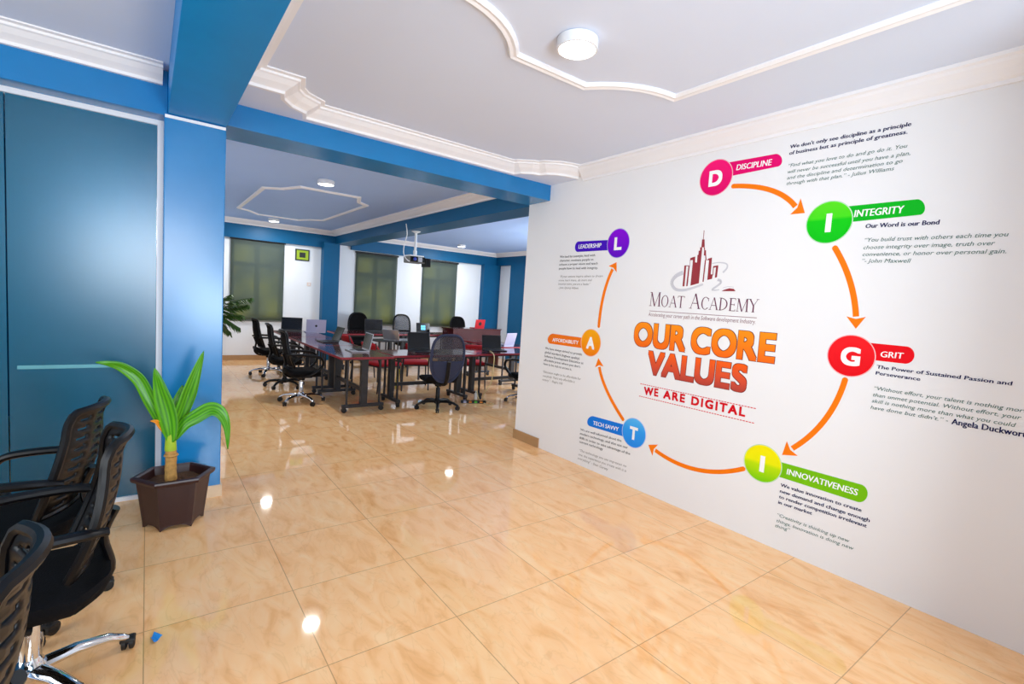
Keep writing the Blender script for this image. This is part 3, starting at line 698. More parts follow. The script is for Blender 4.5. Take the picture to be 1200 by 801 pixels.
# logo: skyline over serif capitals
lg = wpt(824, 320); logo = thing('wall_logo', 'maroon skyline logo with MOAT ACADEMY lettering above the orange title', 'logo', w3(lg.x, lg.y, 0))
def lz(x, y): return wpt(775 + x / 9.42, 265 + y / 9.42)
bm = bmesh.new()
for poly in ([(235, 662), (255, 662), (275, 440), (255, 440)], [(275, 662), (290, 660), (313, 440), (300, 440)], [(255, 440), (310, 440), (310, 432), (258, 432)],
             [(313, 440), (320, 352), (352, 340), (350, 372), (322, 375), (316, 440)], [(322, 655), (415, 628), (452, 232), (430, 232), (428, 268), (414, 270), (410, 315), (400, 318), (395, 400), (372, 398), (375, 335), (352, 340), (348, 400)],
             [(443, 232), (480, 232), (478, 145), (452, 145)], [(462, 145), (468, 145), (476, 45), (470, 45)], [(470, 232), (482, 235), (482, 262), (494, 266), (494, 305), (500, 372), (488, 372), (486, 325), (470, 320), (474, 268)],
             [(455, 612), (468, 612), (494, 372), (482, 372)], [(500, 372), (525, 355), (560, 345), (545, 530), (568, 530), (560, 580), (508, 592), (528, 375)], [(565, 540), (572, 540), (582, 440), (574, 440)], [(574, 440), (630, 430), (614, 562), (592, 568), (605, 452), (580, 456)]):
    pp = [tuple(lz(*q)) for q in poly]; prism(bm, pp, 0.0006, 0.0014, lambda u, v, w: w3(u, v, w))
decal('skyline', bm, M['maroon_ink'], logo)
bm = bmesh.new(); prism(bm, [tuple(lz(*q)) for q in [(665, 716), (690, 702), (750, 684), (800, 690), (820, 716)]], 0.0006, 0.0014, lambda u, v, w: w3(u, v, w)); decal('dome', bm, M['maroon_ink'], logo)
def band(pts, ws):
    bm = bmesh.new()
    P = [lz(*q) for q in pts]; P = [Vector((p.x, p.y, 0)) for p in P]; S = smooth_path(P, 5); n = len(S)
    for i in range(n - 1):
        wa = 0.5 * (ws[0] + (ws[1] - ws[0]) * i / n); d = (S[i + 1] - S[i]).normalized(); nn = Vector((-d.y, d.x, 0))
        a, b, c, e = S[i] + nn * wa, S[i + 1] + nn * wa, S[i + 1] - nn * wa, S[i] - nn * wa
        prism(bm, [(a.x, a.y), (b.x, b.y), (c.x, c.y), (e.x, e.y)], 0.0002, 0.0005, lambda u, v, w: w3(u, v, w))
    bmesh.ops.remove_doubles(bm, verts=bm.verts, dist=1e-6); decal('swoosh', bm, M['swoosh'], logo)
band([(240, 510), (160, 550), (115, 620), (150, 690), (230, 705), (330, 685), (460, 640)], (0.035, 0.014))
band([(560, 410), (640, 400), (720, 415), (725, 460), (680, 510)], (0.006, 0.016))
band([(620, 590), (660, 605), (640, 640), (570, 690), (560, 702), (600, 705), (640, 700)], (0.02, 0.006))
band([(680, 680), (740, 665), (800, 672)], (0.004, 0.004))
# serif capitals from strokes
TH, TN = 0.12, 0.045
GL = {
 'M': (1.05, [('s', .10, 0, .14, 1, TN), ('s', .14, 1, .52, 0.0, TH), ('s', .52, 0.0, .90, 1, TN), ('s', .92, 1, .96, 0, TH), ('f', .10, 0, .09), ('f', .96, 0, .10), ('f', .10, 1, .07), ('f', .94, 1, .07)]),
 'O': (0.95, [('o', .47, .5, .42, .52)]), 'A': (0.88, [('s', .08, 0, .43, 1, TN), ('s', .43, 1, .80, 0, TH), ('s', .20, .36, .66, .36, TN), ('f', .08, 0, .09), ('f', .80, 0, .09)]),
 'T': (0.78, [('s', .39, 0, .39, 1, TH), ('s', .02, .98, .76, .98, TN), ('f', .39, 0, .11), ('s', .03, .84, .03, 1, TN), ('s', .75, .84, .75, 1, TN)]),
 'C': (0.82, [('c', .46, .5, .42, .52)]), 'D': (0.92, [('s', .16, 0, .16, 1, TH), ('d', .16, .5, .68, .5), ('f', .14, 0, .10), ('f', .14, 1, .10)]),
 'E': (0.66, [('s', .15, 0, .15, 1, TH), ('s', .15, .98, .58, .98, TN), ('s', .15, .5, .50, .5, TN), ('s', .15, .02, .60, .02, TN), ('f', .13, 0, .09), ('f', .13, 1, .09), ('s', .58, .86, .58, 1, TN), ('s', .60, 0, .60, .14, TN), ('s', .5, .42, .5, .58, TN)]),
 'Y': (0.80, [('s', .06, 1, .41, .48, TH), ('s', .41, .48, .75, 1, TN), ('s', .41, 0, .41, .5, TH), ('f', .41, 0, .10), ('f', .06, 1, .09), ('f', .75, 1, .09)])}
def glyph(bm, ch, ox, k, A, e, up, n):
    def W(x, y): 
        p = A + e * (ox + x * k * KX) + up * (y * k); return w3(p.x, p.y, n)
    def quad(a, b, c, d): bm.faces.new([bm.verts.new(q) for q in (a, b, c, d)])
    for st in GL[ch][1]:
        if st[0] == 's':
            _, x0, y0, x1, y1, w = st
            if abs(y1 - y0) > abs(x1 - x0): quad(W(x0 - w / 2, y0), W(x0 + w / 2, y0), W(x1 + w / 2, y1), W(x1 - w / 2, y1))
            elif abs(y1 - y0) < 1e-6: quad(W(x0, y0 - w / 2), W(x1, y1 - w / 2), W(x1, y1 + w / 2), W(x0, y0 + w / 2))
            else: quad(W(x0 - w / 2, y0), W(x0 + w / 2, y0), W(x1 + w / 2, y1), W(x1 - w / 2, y1))
        elif st[0] == 'f':
            _, x, y, h = st; y0, y1 = (0, .035) if y == 0 else (.965, 1)
            quad(W(x - h - .03, y0), W(x + h + .03, y0), W(x + h + .03, y1), W(x - h - .03, y1))
        else:
            _, cx, cy, a, b = st
            t0, t1 = {'o': (0, 2 * PI), 'c': (0.78, 2 * PI - 0.78), 'd': (-PI / 2, PI / 2)}[st[0]]
            m = 28
            for i in range(m):
                q = []
                for t, inner in ((t0 + (t1 - t0) * i / m, 0), (t0 + (t1 - t0) * (i + 1) / m, 0), (t0 + (t1 - t0) * (i + 1) / m, 1), (t0 + (t1 - t0) * i / m, 1)):
                    q.append(W(cx + (a - inner * TH) * math.cos(t), cy + (b - inner * TN) * math.sin(t)))
                quad(*q)
            if st[0] == 'c':
                quad(W(.74, .68), W(.79, .68), W(.79, .92), W(.74, .92))
A, B = wpt(761, 358.2), wpt(888.3, 366.2); KX = 1.0
big, small = 0.118, 0.094
seq = [('M', big), ('O', small), ('A', small), ('T', small), (' ', big), ('A', big), ('C', small), ('A', small), ('D', small), ('E', small), ('M', small), ('Y', small)]
tot = sum((0.45 if c == ' ' else GL[c][0] + 0.06) * k for c, k in seq); Ld = (B - A).length; KX = Ld / tot
ox = 0; e = (B - A).normalized(); up = Vector((-e.y, e.x))
for c, k in seq:
    if c != ' ':
        bm = bmesh.new(); glyph(bm, c, ox, k, A, e, up, 0.0012); decal('letter', bm, M['plum_ink'], logo)
    ox += (0.45 if c == ' ' else GL[c][0] + 0.06) * k * KX
bm = bmesh.new(); A, B = wpt(761, 364), wpt(886.8, 372.3); prism(bm, [(A.x, A.y - .0022), (B.x, B.y - .0022), (B.x, B.y + .0022), (A.x, A.y + .0022)], 0.0004, 0.001, lambda u, v, w: w3(u, v, w)); decal('rule', bm, M['rule'], logo)
bm = bmesh.new(); text_bm(bm, 'Accelerating your career path in the Software development Industry.', wpt(759.8, 370), wpt(885.3, 379.4), 0.001, size=0.046, weight=-0.004, shear=0.1, res=2); decal('tagline', bm, M['rule'], logo)

# ================================================================ OFFICE CHAIRS
def squircle(t, a, b, p=4.0):
    c, s = math.cos(t), math.sin(t)
    return a * math.copysign(abs(c) ** (2 / p), c), b * math.copysign(abs(s) ** (2 / p), s)
def seat_bm(zs, d=0.47, w=0.48, th=0.085):
    """upholstered seat, rounded plan with a falling front edge; front = +X"""
    bm = bmesh.new(); n = 32; rings = []
    for r, z in ((0.35, -th), (0.80, -th), (0.93, -th * 0.8), (1.0, -th * 0.42), (0.985, -th * 0.12), (0.88, 0.0), (0.5, -0.006)):
        ring = []
        for k in range(n):
            x, y = squircle(2 * PI * k / n, d / 2 * r, w / 2 * r, 5.5)
            drop = -0.05 * max(0, (x / (d / 2)) - 0.55) ** 1.3 - 0.0 * y
            up = 0.05 * max(0, -x / (d / 2) - 0.55) + 0.10 * max(0, -x / (d / 2) - 0.55) * (2 * abs(y) / w) ** 2
            ring.append(bm.verts.new((x, y, zs + z + drop + up)))
        rings.append(ring)
    for i in range(len(rings) - 1):
        for k in range(n): bm.faces.new((rings[i][k], rings[i][(k + 1) % n], rings[i + 1][(k + 1) % n], rings[i + 1][k]))
    bm.faces.new(rings[0][::-1]); bm.faces.new(rings[-1]); return bm
def star_base(o, m, r=0.30, rot=0.2, caster_m=None, hub_top=0.15):
    bm = bmesh.new()
    lathe(bm, [(0.045, 0.075), (0.05, 0.09), (0.048, 0.125), (0.03, hub_top)], 16)
    for k in range(5):
        a = rot + 2 * PI * k / 5; c, s = math.cos(a), math.sin(a)
        tube(bm, [(c * 0.03, s * 0.03, 0.105), (c * r * .45, s * r * .45, 0.108), (c * r * .78, s * r * .78, 0.092), (c * r * .95, s * r * .95, 0.066), (c * r, s * r, 0.058)], [0.03, 0.027, 0.023, 0.019, 0.014], 10, True, 0.75)
    b = link_mesh('base', bm, m, o, True)
    for k in range(5):
        a = rot + 2 * PI * k / 5; c, s = math.cos(a), math.sin(a); X, Y = c * r, s * r
        bm = bmesh.new(); lathe(bm, [(0.008, 0.03), (0.008, 0.066)], 8, (X, Y, 0))
        sw = a + 1.1 + k
        for sd in (-1, 1):
            mt = Matrix.Translation((X + 0.014 * math.cos(sw), Y + 0.014 * math.sin(sw), 0.029)) @ Matrix.Rotation(sw, 4, 'Z') @ Matrix.Rotation(PI / 2, 4, 'X') @ Matrix.Translation((0, 0, 0.004 if sd > 0 else -0.022))
            lathe(bm, [(0.020, 0), (0.029, 0.003), (0.029, 0.016), (0.020, 0.02)], 14, mat4=mt)
        obox(bm, Matrix.Translation((X + 0.01 * math.cos(sw), Y + 0.01 * math.sin(sw), 0.045)) @ Matrix.Rotation(sw, 4, 'Z'), 0.045, 0.052, 0.016, 0.005)
        link_mesh('caster', bm, caster_m or M['rubber'], b, True)
def gas_lift(o, m, zs):
    bm = bmesh.new(); lathe(bm, [(0.030, 0.12), (0.030, zs * .62), (0.026, zs * .64), (0.018, zs * .645), (0.018, zs - 0.11)], 16); link_mesh('gas_lift', bm, m, o, True)
    bm = bmesh.new(); box(bm, -0.13, 0.13, -0.09, 0.09, zs - 0.115, zs - 0.082, 0.008); lathe(bm, [(0.045, zs - .15), (0.05, zs - .11)], 14)
    tube(bm, [(0.03, 0.05, zs - .105), (0.03, 0.20, zs - .108), (0.03, 0.25, zs - .115)], 0.008, 8); link_mesh('tilt_mechanism', bm, M['black'], o, True)
def loop_arm(o, zs, sgn, m, back_x=-0.20, w=0.26):
    y = sgn * w
    pts = smooth_path([(back_x - 0.02, y - sgn * .03, zs + 0.215), (back_x + 0.09, y, zs + 0.225), (0.08, y + sgn * .01, zs + 0.215), (0.20, y + sgn * .01, zs + 0.185), (0.235, y, zs + 0.10), (0.17, y - sgn * .015, zs + 0.01), (0.08, y - sgn * .03, zs - 0.05), (-0.02, y - sgn * .06, zs - .085)], 6)
    bm = bmesh.new(); tube(bm, pts, [0.02] * 3 + [0.026] * 14 + [0.024] * (len(pts) - 17), 10, True, 0.72); link_mesh('armrest', bm, m, o, True)
def slatted_back(o, zs, top, w=0.46, lean=0.10, x0=-0.165, m=None, fab=None, slots=True):
    """reclined plastic-framed back, concave, with rows of slots"""
    z0 = zs + 0.05; H = top - z0
    def surf(u, v, e=0.0):
        hw = w / 2 * (0.80 + 0.22 * math.sin(PI * min(1, v * 1.15 + .12)) - 0.10 * max(0, v - .8) / .2)
        s = (u - .5) * 2
        x = x0 - lean * v - 0.03 * math.sin(PI * v * 1.0) + 0.05 * s * s - 0.0
        if v > .86: x -= (v - .86) * 0.16
        return Vector((x + e, s * hw, z0 + H * v))
    nu, nv = 18, 44
    def keep(i, j):
        if not slots: return True
        if i in (0, nu - 1) or j < 1 or j > nv - 3: return True
        row = (j + (abs(i - nu // 2 + .5) * 0.25)) % 4
        col = i in (1, 5, 6, 11, 12, 16)
        return col or not (row < 1.35)
    bm = bmesh.new(); sheet(bm, surf, nu, nv, keep)
    back = solid(link_mesh('backrest', bm, m, o, True), 0.012)
    bm = bmesh.new()
    loop = [surf(0, v / 14) for v in range(0, 14)] 
    topl = [surf(u / 10, 1.0) for u in range(0, 11)]
    l = [surf(0, k / 16) for k in range(15)]; rr = [surf(1, k / 16) for k in range(15)]
    tp = [surf(0.04 + 0.92 * k / 10, 0.985 + 0.02 * math.sin(PI * k / 10)) for k in range(11)]
    path = l + [surf(0.0, .955)] + tp + [surf(1, .955)] + rr[::-1]
    tube(bm, path, 0.017, 8, True, 1.0)
    bt = [surf(k / 10, 0.0) for k in range(11)]; tube(bm, bt, 0.016, 8)
    link_mesh('back_frame', bm, M['black'], back, True)
    # spine bracket under the seat
    bm = bmesh.new(); tube(bm, smooth_path([(-0.04, 0, zs - 0.1), (-0.16, 0, zs - 0.1), (-0.232, 0, zs - 0.03), tuple(surf(.5, .12, -.022)), tuple(surf(.5, .35, -.02))], 5), 0.03, 10, True, 0.5); link_mesh('back_bracket', bm, M['black'], o, True)
    return back, surf

def task_chair(label, loc, rot, base_m, zs=0.47, top=0.97, group=None, tag_it=False, base_rot=0.2, arms=True, slots=True):
    o = thing('office_chair', label, 'chair', loc, rot, group)
    link_mesh('seat', seat_bm(zs), M['black_fab'], o, True)
    gas_lift(o, M['chrome'] if base_m is M['chrome'] else M['black'], zs)
    star_base(o, base_m, 0.30, base_rot)
    b, s = slatted_back(o, zs, top, m=M['black'] if slots else M['black_fab'], slots=slots)
    if arms:
        for sg in (-1, 1): loop_arm(o, zs, sg, M['black'])
    if tag_it:
        bm = bmesh.new(); obox(bm, Matrix.Translation((-0.225, -0.05, zs + 0.02)) @ Matrix.Rotation(0.5, 4, 'Y'), 0.003, 0.018, 0.035); link_mesh('fabric_tag', bm, M['tag'], o)['label'] = 'white label tag'
    return o
G1 = 'black chairs at the lower left'
task_chair('black mesh-back office chair with chrome star base, middle of the three by the frosted glass', (-0.34, 2.37, 0), PI + 0.06, M['chrome'], 0.45, 0.96, G1, True, 0.36 - 0.06 - PI)
task_chair('black mesh-back office chair furthest from the camera, closest to the frosted glass', (-0.44, 3.03, 0), PI - 0.24, M['chrome'], 0.45, 0.96, G1, False, 0.9)
task_chair('black office chair cut off by the lower left corner, nearest the camera', (-0.47, 1.43, 0), PI + 0.05, M['chrome'], 0.45, 0.95, G1, False, 0.5)

# training room chairs
G2 = 'office chairs along the left table row'
cA = task_chair('black office chair with chrome base, furthest along the left table row under the first blind', (1.76, 9.62, 0), 0.05, M['chrome'], 0.47, 1.0, G2, base_rot=0.5, slots=False)
cB = task_chair('black office chair with black star base, middle of the left table row', (1.77, 8.35, 0), -0.08, M['black'], 0.47, 1.0, G2, base_rot=0.3, slots=False)
cC = task_chair('black office chair with chrome star base at the near end of the left table row', (1.72, 7.1, 0), -0.1, M['chrome'], 0.47, 1.0, G2, base_rot=0.1, slots=False)
cE = task_chair('black office chair with chrome base half hidden behind the mural wall', (4.86, 6.05, 0), PI / 2 + 0.15, M['chrome'], 0.47, 0.98, None, base_rot=0.9, slots=False)

def mesh_chair(label, loc, rot, frame_m, net_m, low_m, zs=0.47, top=1.08, group=None, base_m=None, w=0.5, arms=False):
    """chair with an oval framed net back"""
    o = thing('mesh_chair', label, 'chair', loc, rot, group)
    link_mesh('seat', seat_bm(zs, 0.46, 0.47), M['black_fab'], o, True)
    gas_lift(o, M['black'], zs); star_base(o, base_m or M['black'], 0.31, 0.25)
    z0 = zs - 0.06; H = top - z0
    def surf(s, v, e=0):
        hw = w / 2 * (0.62 + 0.38 * min(1, v * 2.4) ** .7) if v < .42 else w / 2 * (1.0 - 0.05 * (v - .42))
        return Vector((-0.235 - 0.10 * v - 0.045 * math.sin(PI * v) + 0.05 * s * s + e, s * hw, z0 + H * v))
    def rim(t):
        c, s = squircle(t, 1, 1, 3.2); return surf(c * 0.97, 0.5 + 0.5 * s * 0.98)
    bm = bmesh.new()
    n = 40; ring = [rim(2 * PI * k / n) for k in range(n + 1)]
    tube(bm, ring, 0.02, 8, False); back = link_mesh('backrest', bm, frame_m, o, True)
    def disc(r, t):
        c, s = squircle(t, 1, 1, 3.2); return surf(c * 0.97 * r, 0.5 + 0.49 * s * r)
    for nm, lo, hi, mm in (('upper_net', 0.46, 1.0, net_m), ('lower_pad', 0.0, 0.46, low_m)):
        bm = bmesh.new()
        def fn(u, v, lo=lo, hi=hi):
            vv = lo + (hi - lo) * v; q = (vv - .5) / .49; q = max(-1, min(1, q))
            ext = (1 - abs(q) ** 3.2) ** (1 / 3.2); return surf((u - .5) * 2 * 0.96 * ext, vv)
        sheet(bm, fn, 12, 10); solid(link_mesh(nm, bm, mm, back, True), 0.006)
    bm = bmesh.new(); tube(bm, smooth_path([(-0.04, 0, zs - 0.1), (-0.2, 0, zs - 0.1), (-0.29, 0, zs - 0.02), tuple(surf(0, .3, -.025)), tuple(surf(0, .45, -.02))], 5), 0.03, 10, True, 0.5); link_mesh('back_bracket', bm, M['black'], o, True)
    if arms:
        for sg in (-1, 1): loop_arm(o, zs, sg, M['black'])
    return o
mesh_chair('navy mesh-back swivel chair with black star base in front of the tables', (3.33, 6.13, 0), 1.47, M['navy_fab'], M['net_grey'], M['navy_fab'], 0.47, 1.08, None, None, 0.5)
G3 = 'chairs behind the rear table row'
for px, py, nm, net in ((424, 385, 'solid black chair back in front of the second blind, behind the rear tables', M['black_fab']), (476, 385, 'grey see-through mesh chair between the second and third blinds', M['net_grey']), (542, 388, 'black chair behind the dark mahogany counter beside the red laptop', M['black_fab'])):
    q = at_y(px, py, 11.0)
    mesh_chair(nm, (q.x, 10.98, 0), -PI / 2, M['black'], net, M['black_fab'], 0.47, 1.12, G3, None, 0.46)

# red visitor chairs inside the table ring
def visitor_chair():
    o = thing('visitor_chair', 'x', 'chair', (0, 0, 0), 0, 'red visitor chairs inside the table ring')
    bm = bmesh.new(); box(bm, -0.21, 0.22, -0.22, 0.22, 0.42, 0.48, 0.025, 3); link_mesh('seat', bm, M['red_fab'], o, True)
    bm = bmesh.new(); sheet(bm, lambda u, v: (-0.23 - 0.09 * v + 0.06 * (u - .5) ** 2 * 4 * .5, (u - .5) * 0.42 * (1 - 0.12 * (2 * v - 1) ** 2), 0.62 + 0.17 * v), 8, 6); solid(link_mesh('backrest', bm, M['red_fab'], o, True), 0.03)
    for sg in (-1, 1):
        bm = bmesh.new(); tube(bm, [(0.19, sg * .2, 0.43), (0.23, sg * .22, 0.0)], 0.012, 8); link_mesh('leg', bm, M['leg_black'], o, True)
        bm = bmesh.new(); tube(bm, [(-0.29, sg * .19, 0.80), (-0.24, sg * .21, 0.55), (-0.20, sg * .21, 0.43), (-0.25, sg * .22, 0.0)], 0.012, 8); link_mesh('leg', bm, M['leg_black'], o, True)
    bm = bmesh.new()
    for sg in (-1, 1): tube(bm, [(-0.2, sg * .21, 0.415), (0.19, sg * .2, 0.415)], 0.011, 8)
    tube(bm, [(0.19, -.2, 0.415), (0.19, .2, 0.415)], 0.011, 8); tube(bm, [(-0.2, -.2, 0.415), (-0.2, .2, 0.415)], 0.011, 8)
    link_mesh('seat_frame', bm, M['leg_black'], o, True); return o
vc = visitor_chair()
vs = [((3.10, 7.62, 0), 0.25, 'red cushioned visitor chair nearest the left table row, behind the silver laptop'), ((3.20, 9.05, 0), 0.1, 'red cushioned visitor chair deeper inside the table ring by the dark laptop'),
      ((3.72, 7.72, 0), 1.2, 'red cushioned visitor chair behind the large black laptop'), ((4.72, 7.5, 0), -1.9 + PI, 'red cushioned visitor chair right of the navy mesh chair')]
for i, (l, r, t) in enumerate(vs):
    if i == 0: vc.location = l; vc.rotation_euler = (0, 0, r); vc['label'] = t
    else: dup(vc, l, r, t)

# ================================================================ TABLES
ZT = 0.745
def training_table(L, D, name='training_table'):
    """mahogany top on two black T legs with castors; long axis X"""
    o = thing(name, 'x', 'table', (0, 0, 0), 0, 'mahogany training tables')
    bm = bmesh.new(); box(bm, -L / 2 + .004, L / 2 - .004, -D / 2 + .004, D / 2 - .004, ZT - 0.026, ZT, 0.002); top = link_mesh('tabletop', bm, M['maroon'], o)
    bm = bmesh.new(); 
    for a in ((-L / 2, L / 2, -D / 2, -D / 2 + .004), (-L / 2, L / 2, D / 2 - .004, D / 2), (-L / 2, -L / 2 + .004, -D / 2, D / 2), (L / 2 - .004, L / 2, -D / 2, D / 2)): box(bm, *a, ZT - 0.028, ZT + 0.0005)
    link_mesh('edge_band', bm, M['maroon_edge'], top)
    for sx in (-1, 1):
        x = sx * (L / 2 - 0.14)
        bm = bmesh.new(); box(bm, x - .03, x + .03, -D / 2 + .08, D / 2 - .08, 0.065, 0.105, 0.006); box(bm, x - .035, x + .035, -0.045, 0.045, 0.1, ZT - .05, 0.004)
        for sy in (-1, 1): box(bm, x - .012, x + .012, sy * (D / 2 - .14) - .012, sy * (D / 2 - .14) + .012, 0.1, ZT - .05)
        box(bm, x - .03, x + .03, -D / 2 + .06, D / 2 - .06, ZT - .055, ZT - .026)
        lg = link_mesh('leg', bm, M['leg_black'], o)
        for sy in (-1, 1):
            bm = bmesh.new(); yy = sy * (D / 2 - .11)
            lathe(bm, [(0.022, -.02), (0.032, -.016), (0.032, .016), (0.022, .02)], 14, mat4=Matrix.Translation((x, yy, 0.032)) @ Matrix.Rotation(PI / 2, 4, 'Y')); box(bm, x - .024, x + .024, yy - .02, yy + .02, .045, .07)
            link_mesh('caster', bm, M['rubber'], lg, True)
    bm = bmesh.new(); box(bm, -L / 2 + .14, L / 2 - .14, -0.02, 0.02, 0.26, 0.31, 0.003); box(bm, -L / 2 + .14, L / 2 - .14, -0.018, 0.018, ZT - .09, ZT - .05); link_mesh('crossbar', bm, M['leg_black'], o)
    return o
t1 = training_table(1.40, 0.72)
tabs = [((2.31, 6.86), PI / 2, 'mahogany table at the near end of the left row, short red edge facing us'), ((2.31, 8.28), PI / 2, 'mahogany table in the middle of the left row, holding the dark laptop'), ((2.31, 9.70), PI / 2, 'mahogany table at the far end of the left row, holding the lavender laptop'),
        ((3.39, 6.64), 0.02, 'mahogany table of the front row behind the navy mesh chair'), ((4.81, 6.74), 0.05, 'mahogany table of the front row partly behind the mural wall'),
        ((3.75, 10.22), 0.03, 'mahogany table of the rear row in front of the second blind'), ((5.18, 10.30), 0.03, 'mahogany table of the rear row near the laptop with the window mark'), ((5.62, 8.05), PI / 2 + .03, 'mahogany table on the right side of the ring, behind the right black laptop')]
for i, (p, r, t) in enumerate(tabs):
    if i == 0: t1.location = (p[0], p[1], 0); t1.rotation_euler = (0, 0, r); t1['label'] = t
    else: dup(t1, (p[0], p[1], 0), r, t)
# counter with raised front
q = at_y(562, 392, 9.5)
ct = thing('reception_counter', 'dark mahogany counter with raised front panel holding the red laptop', 'counter', (q.x, 9.6, 0), 0.1)
bm = bmesh.new(); box(bm, -0.70, 0.70, -0.02, 0.0, 0.30, 0.90, 0.003); link_mesh('front_panel', bm, M['maroon'], ct)
bm = bmesh.new(); box(bm, -0.72, 0.72, -0.03, 0.42, 0.90, 0.925, 0.004); link_mesh('counter_top', bm, M['maroon'], ct)
for sx in (-1, 1):
    bm = bmesh.new(); box(bm, sx * .68 - .02, sx * .68 + .02, 0.0, 0.40, 0.0, 0.90, 0.003); link_mesh('side_panel', bm, M['maroon'], ct)
# slim black table inside the ring
it = thing('side_table', 'slim black table inside the ring under the tilted grey laptop', 'table', (3.72, 8.62, 0), 0.1)
bm = bmesh.new(); box(bm, -0.45, 0.45, -0.24, 0.24, 0.725, 0.745, 0.004); link_mesh('tabletop', bm, M['lap_dark'], it)
for sx in (-1, 1):
    for sy in (-1, 1):
        bm = bmesh.new(); box(bm, sx * .42 - .014, sx * .42 + .014, sy * .21 - .014, sy * .21 + .014, 0, 0.726); link_mesh('leg', bm, M['leg_black'], it)

# ================================================================ LAPTOPS
def laptop(label, loc, rot, shell, w=0.36, d=0.25, ang=108, scr=None, mark=None):
    """user sits at -Y looking towards +Y"""
    o = thing('laptop', label, 'laptop', loc, rot)
    bm = bmesh.new(); box(bm, -w / 2, w / 2, -d / 2, d / 2, 0, 0.016, 0.004); b = link_mesh('base', bm, shell, o)
    bm = bmesh.new(); box(bm, -w / 2 + .03, w / 2 - .03, -d / 2 + .10, d / 2 - .02, 0.016, 0.0175)
    for r in range(5):
        for c in range(12):
            x = -w / 2 + .034 + c * (w - .068) / 12; y = -d / 2 + .104 + r * (d - .13) / 5
            box(bm, x, x + (w - .068) / 12 - .004, y, y + (d - .13) / 5 - .004, .0175, .019)
    link_mesh('keyboard', bm, M['key'], b)
    bm = bmesh.new(); box(bm, -.05, .05, -d / 2 + .02, -d / 2 + .085, .016, .0165); link_mesh('touchpad', bm, M['lap_dark'] if shell is not M['lap_dark'] else M['key'], b)
    mt = Matrix.Translation((0, d / 2 - .005, 0.014)) @ Matrix.Rotation(math.radians(ang - 90) * -1, 4, 'X')
    bm = bmesh.new(); obox(bm, mt @ Matrix.Translation((0, 0, d / 2)), w, 0.009, d, 0.003); lid = link_mesh('lid', bm, shell, o)
    bm = bmesh.new(); obox(bm, mt @ Matrix.Translation((0, -0.0052, d / 2 + .004)), w - .02, 0.001, d - .03); s = link_mesh('screen', bm, M['screen'], lid)
    if mark:
        bm = bmesh.new()
        if mark == 'dot':
            lathe(bm, [(0.022, 0), (0.022, 0.001)], 16, mat4=mt @ Matrix.Translation((0, 0.0045, d / 2)) @ Matrix.Rotation(-PI / 2, 4, 'X')); link_mesh('lid_mark', bm, M['lap_dark'], lid)
        if mark == 'ring':
            lathe(bm, [(0.045, 0), (0.045, 0.001)], 20, mat4=mt @ Matrix.Translation((0, 0.0045, d / 2)) @ Matrix.Rotation(-PI / 2, 4, 'X')); link_mesh('lid_mark', bm, M['lap_dark'], lid)
        if mark == 'panes':
            for a in (-1, 1):
                for c in (-1, 1): obox(bm, mt @ Matrix.Translation((a * .028, -0.0062, d / 2 + c * .028)), 0.05, 0.001, 0.05)
            link_mesh('screen_mark', bm, M['logo_blue'], lid)
    return o
laptop('large black laptop with dark screen at the far end of the left table row', (2.25, 10.20, ZT), -0.30, M['lap_dark'], 0.38, 0.26)
laptop('lavender laptop seen from behind with a dark mark on its lid', (2.66, 10.06, ZT), PI - 0.1, M['lavender'], 0.36, 0.25, 100, mark='dot')
laptop('open dark laptop on the middle of the left table row, screen leaning right', (2.36, 8.15, ZT), -PI / 2 + 0.02, M['lap_dark'], 0.36, 0.25, 112)
laptop('silver laptop with black screen on the near corner table', (2.40, 6.86, ZT), -PI / 2 - 0.06, M['silver'], 0.36, 0.25, 102)
laptop('large black laptop beside the navy mesh chair on the front row', (3.36, 6.72, ZT), 0.02, M['lap_dark'], 0.38, 0.27, 98)
laptop('black laptop on the front row at the right, above the hanging cream cable', (4.72, 6.78, ZT), -0.15, M['lap_dark'], 0.36, 0.24, 100)
laptop('grey-lidded laptop seen from behind beside the mural wall edge', (5.46, 7.55, ZT), PI + 0.35, M['lavender'], 0.34, 0.25, 104)
laptop('tilted grey laptop standing on the slim black table', (3.66, 8.55, ZT), PI - 0.7, M['silver'], 0.30, 0.22, 120)
laptop('black laptop on the rear row beside the solid black chair', (3.98, 10.25, ZT), 0.0, M['lap_dark'], 0.40, 0.27, 95)
laptop('black laptop on the rear row showing a pale blue window mark', (5.16, 10.28, ZT), -0.1, M['lap_dark'], 0.33, 0.22, 98, mark='panes')
q = at_y(560, 386, 9.75); laptop('red laptop with a dark round mark on the mahogany counter', (q.x, 9.80, 0.925), PI + 0.1, M['red_shell'], 0.28, 0.20, 100, mark='ring')

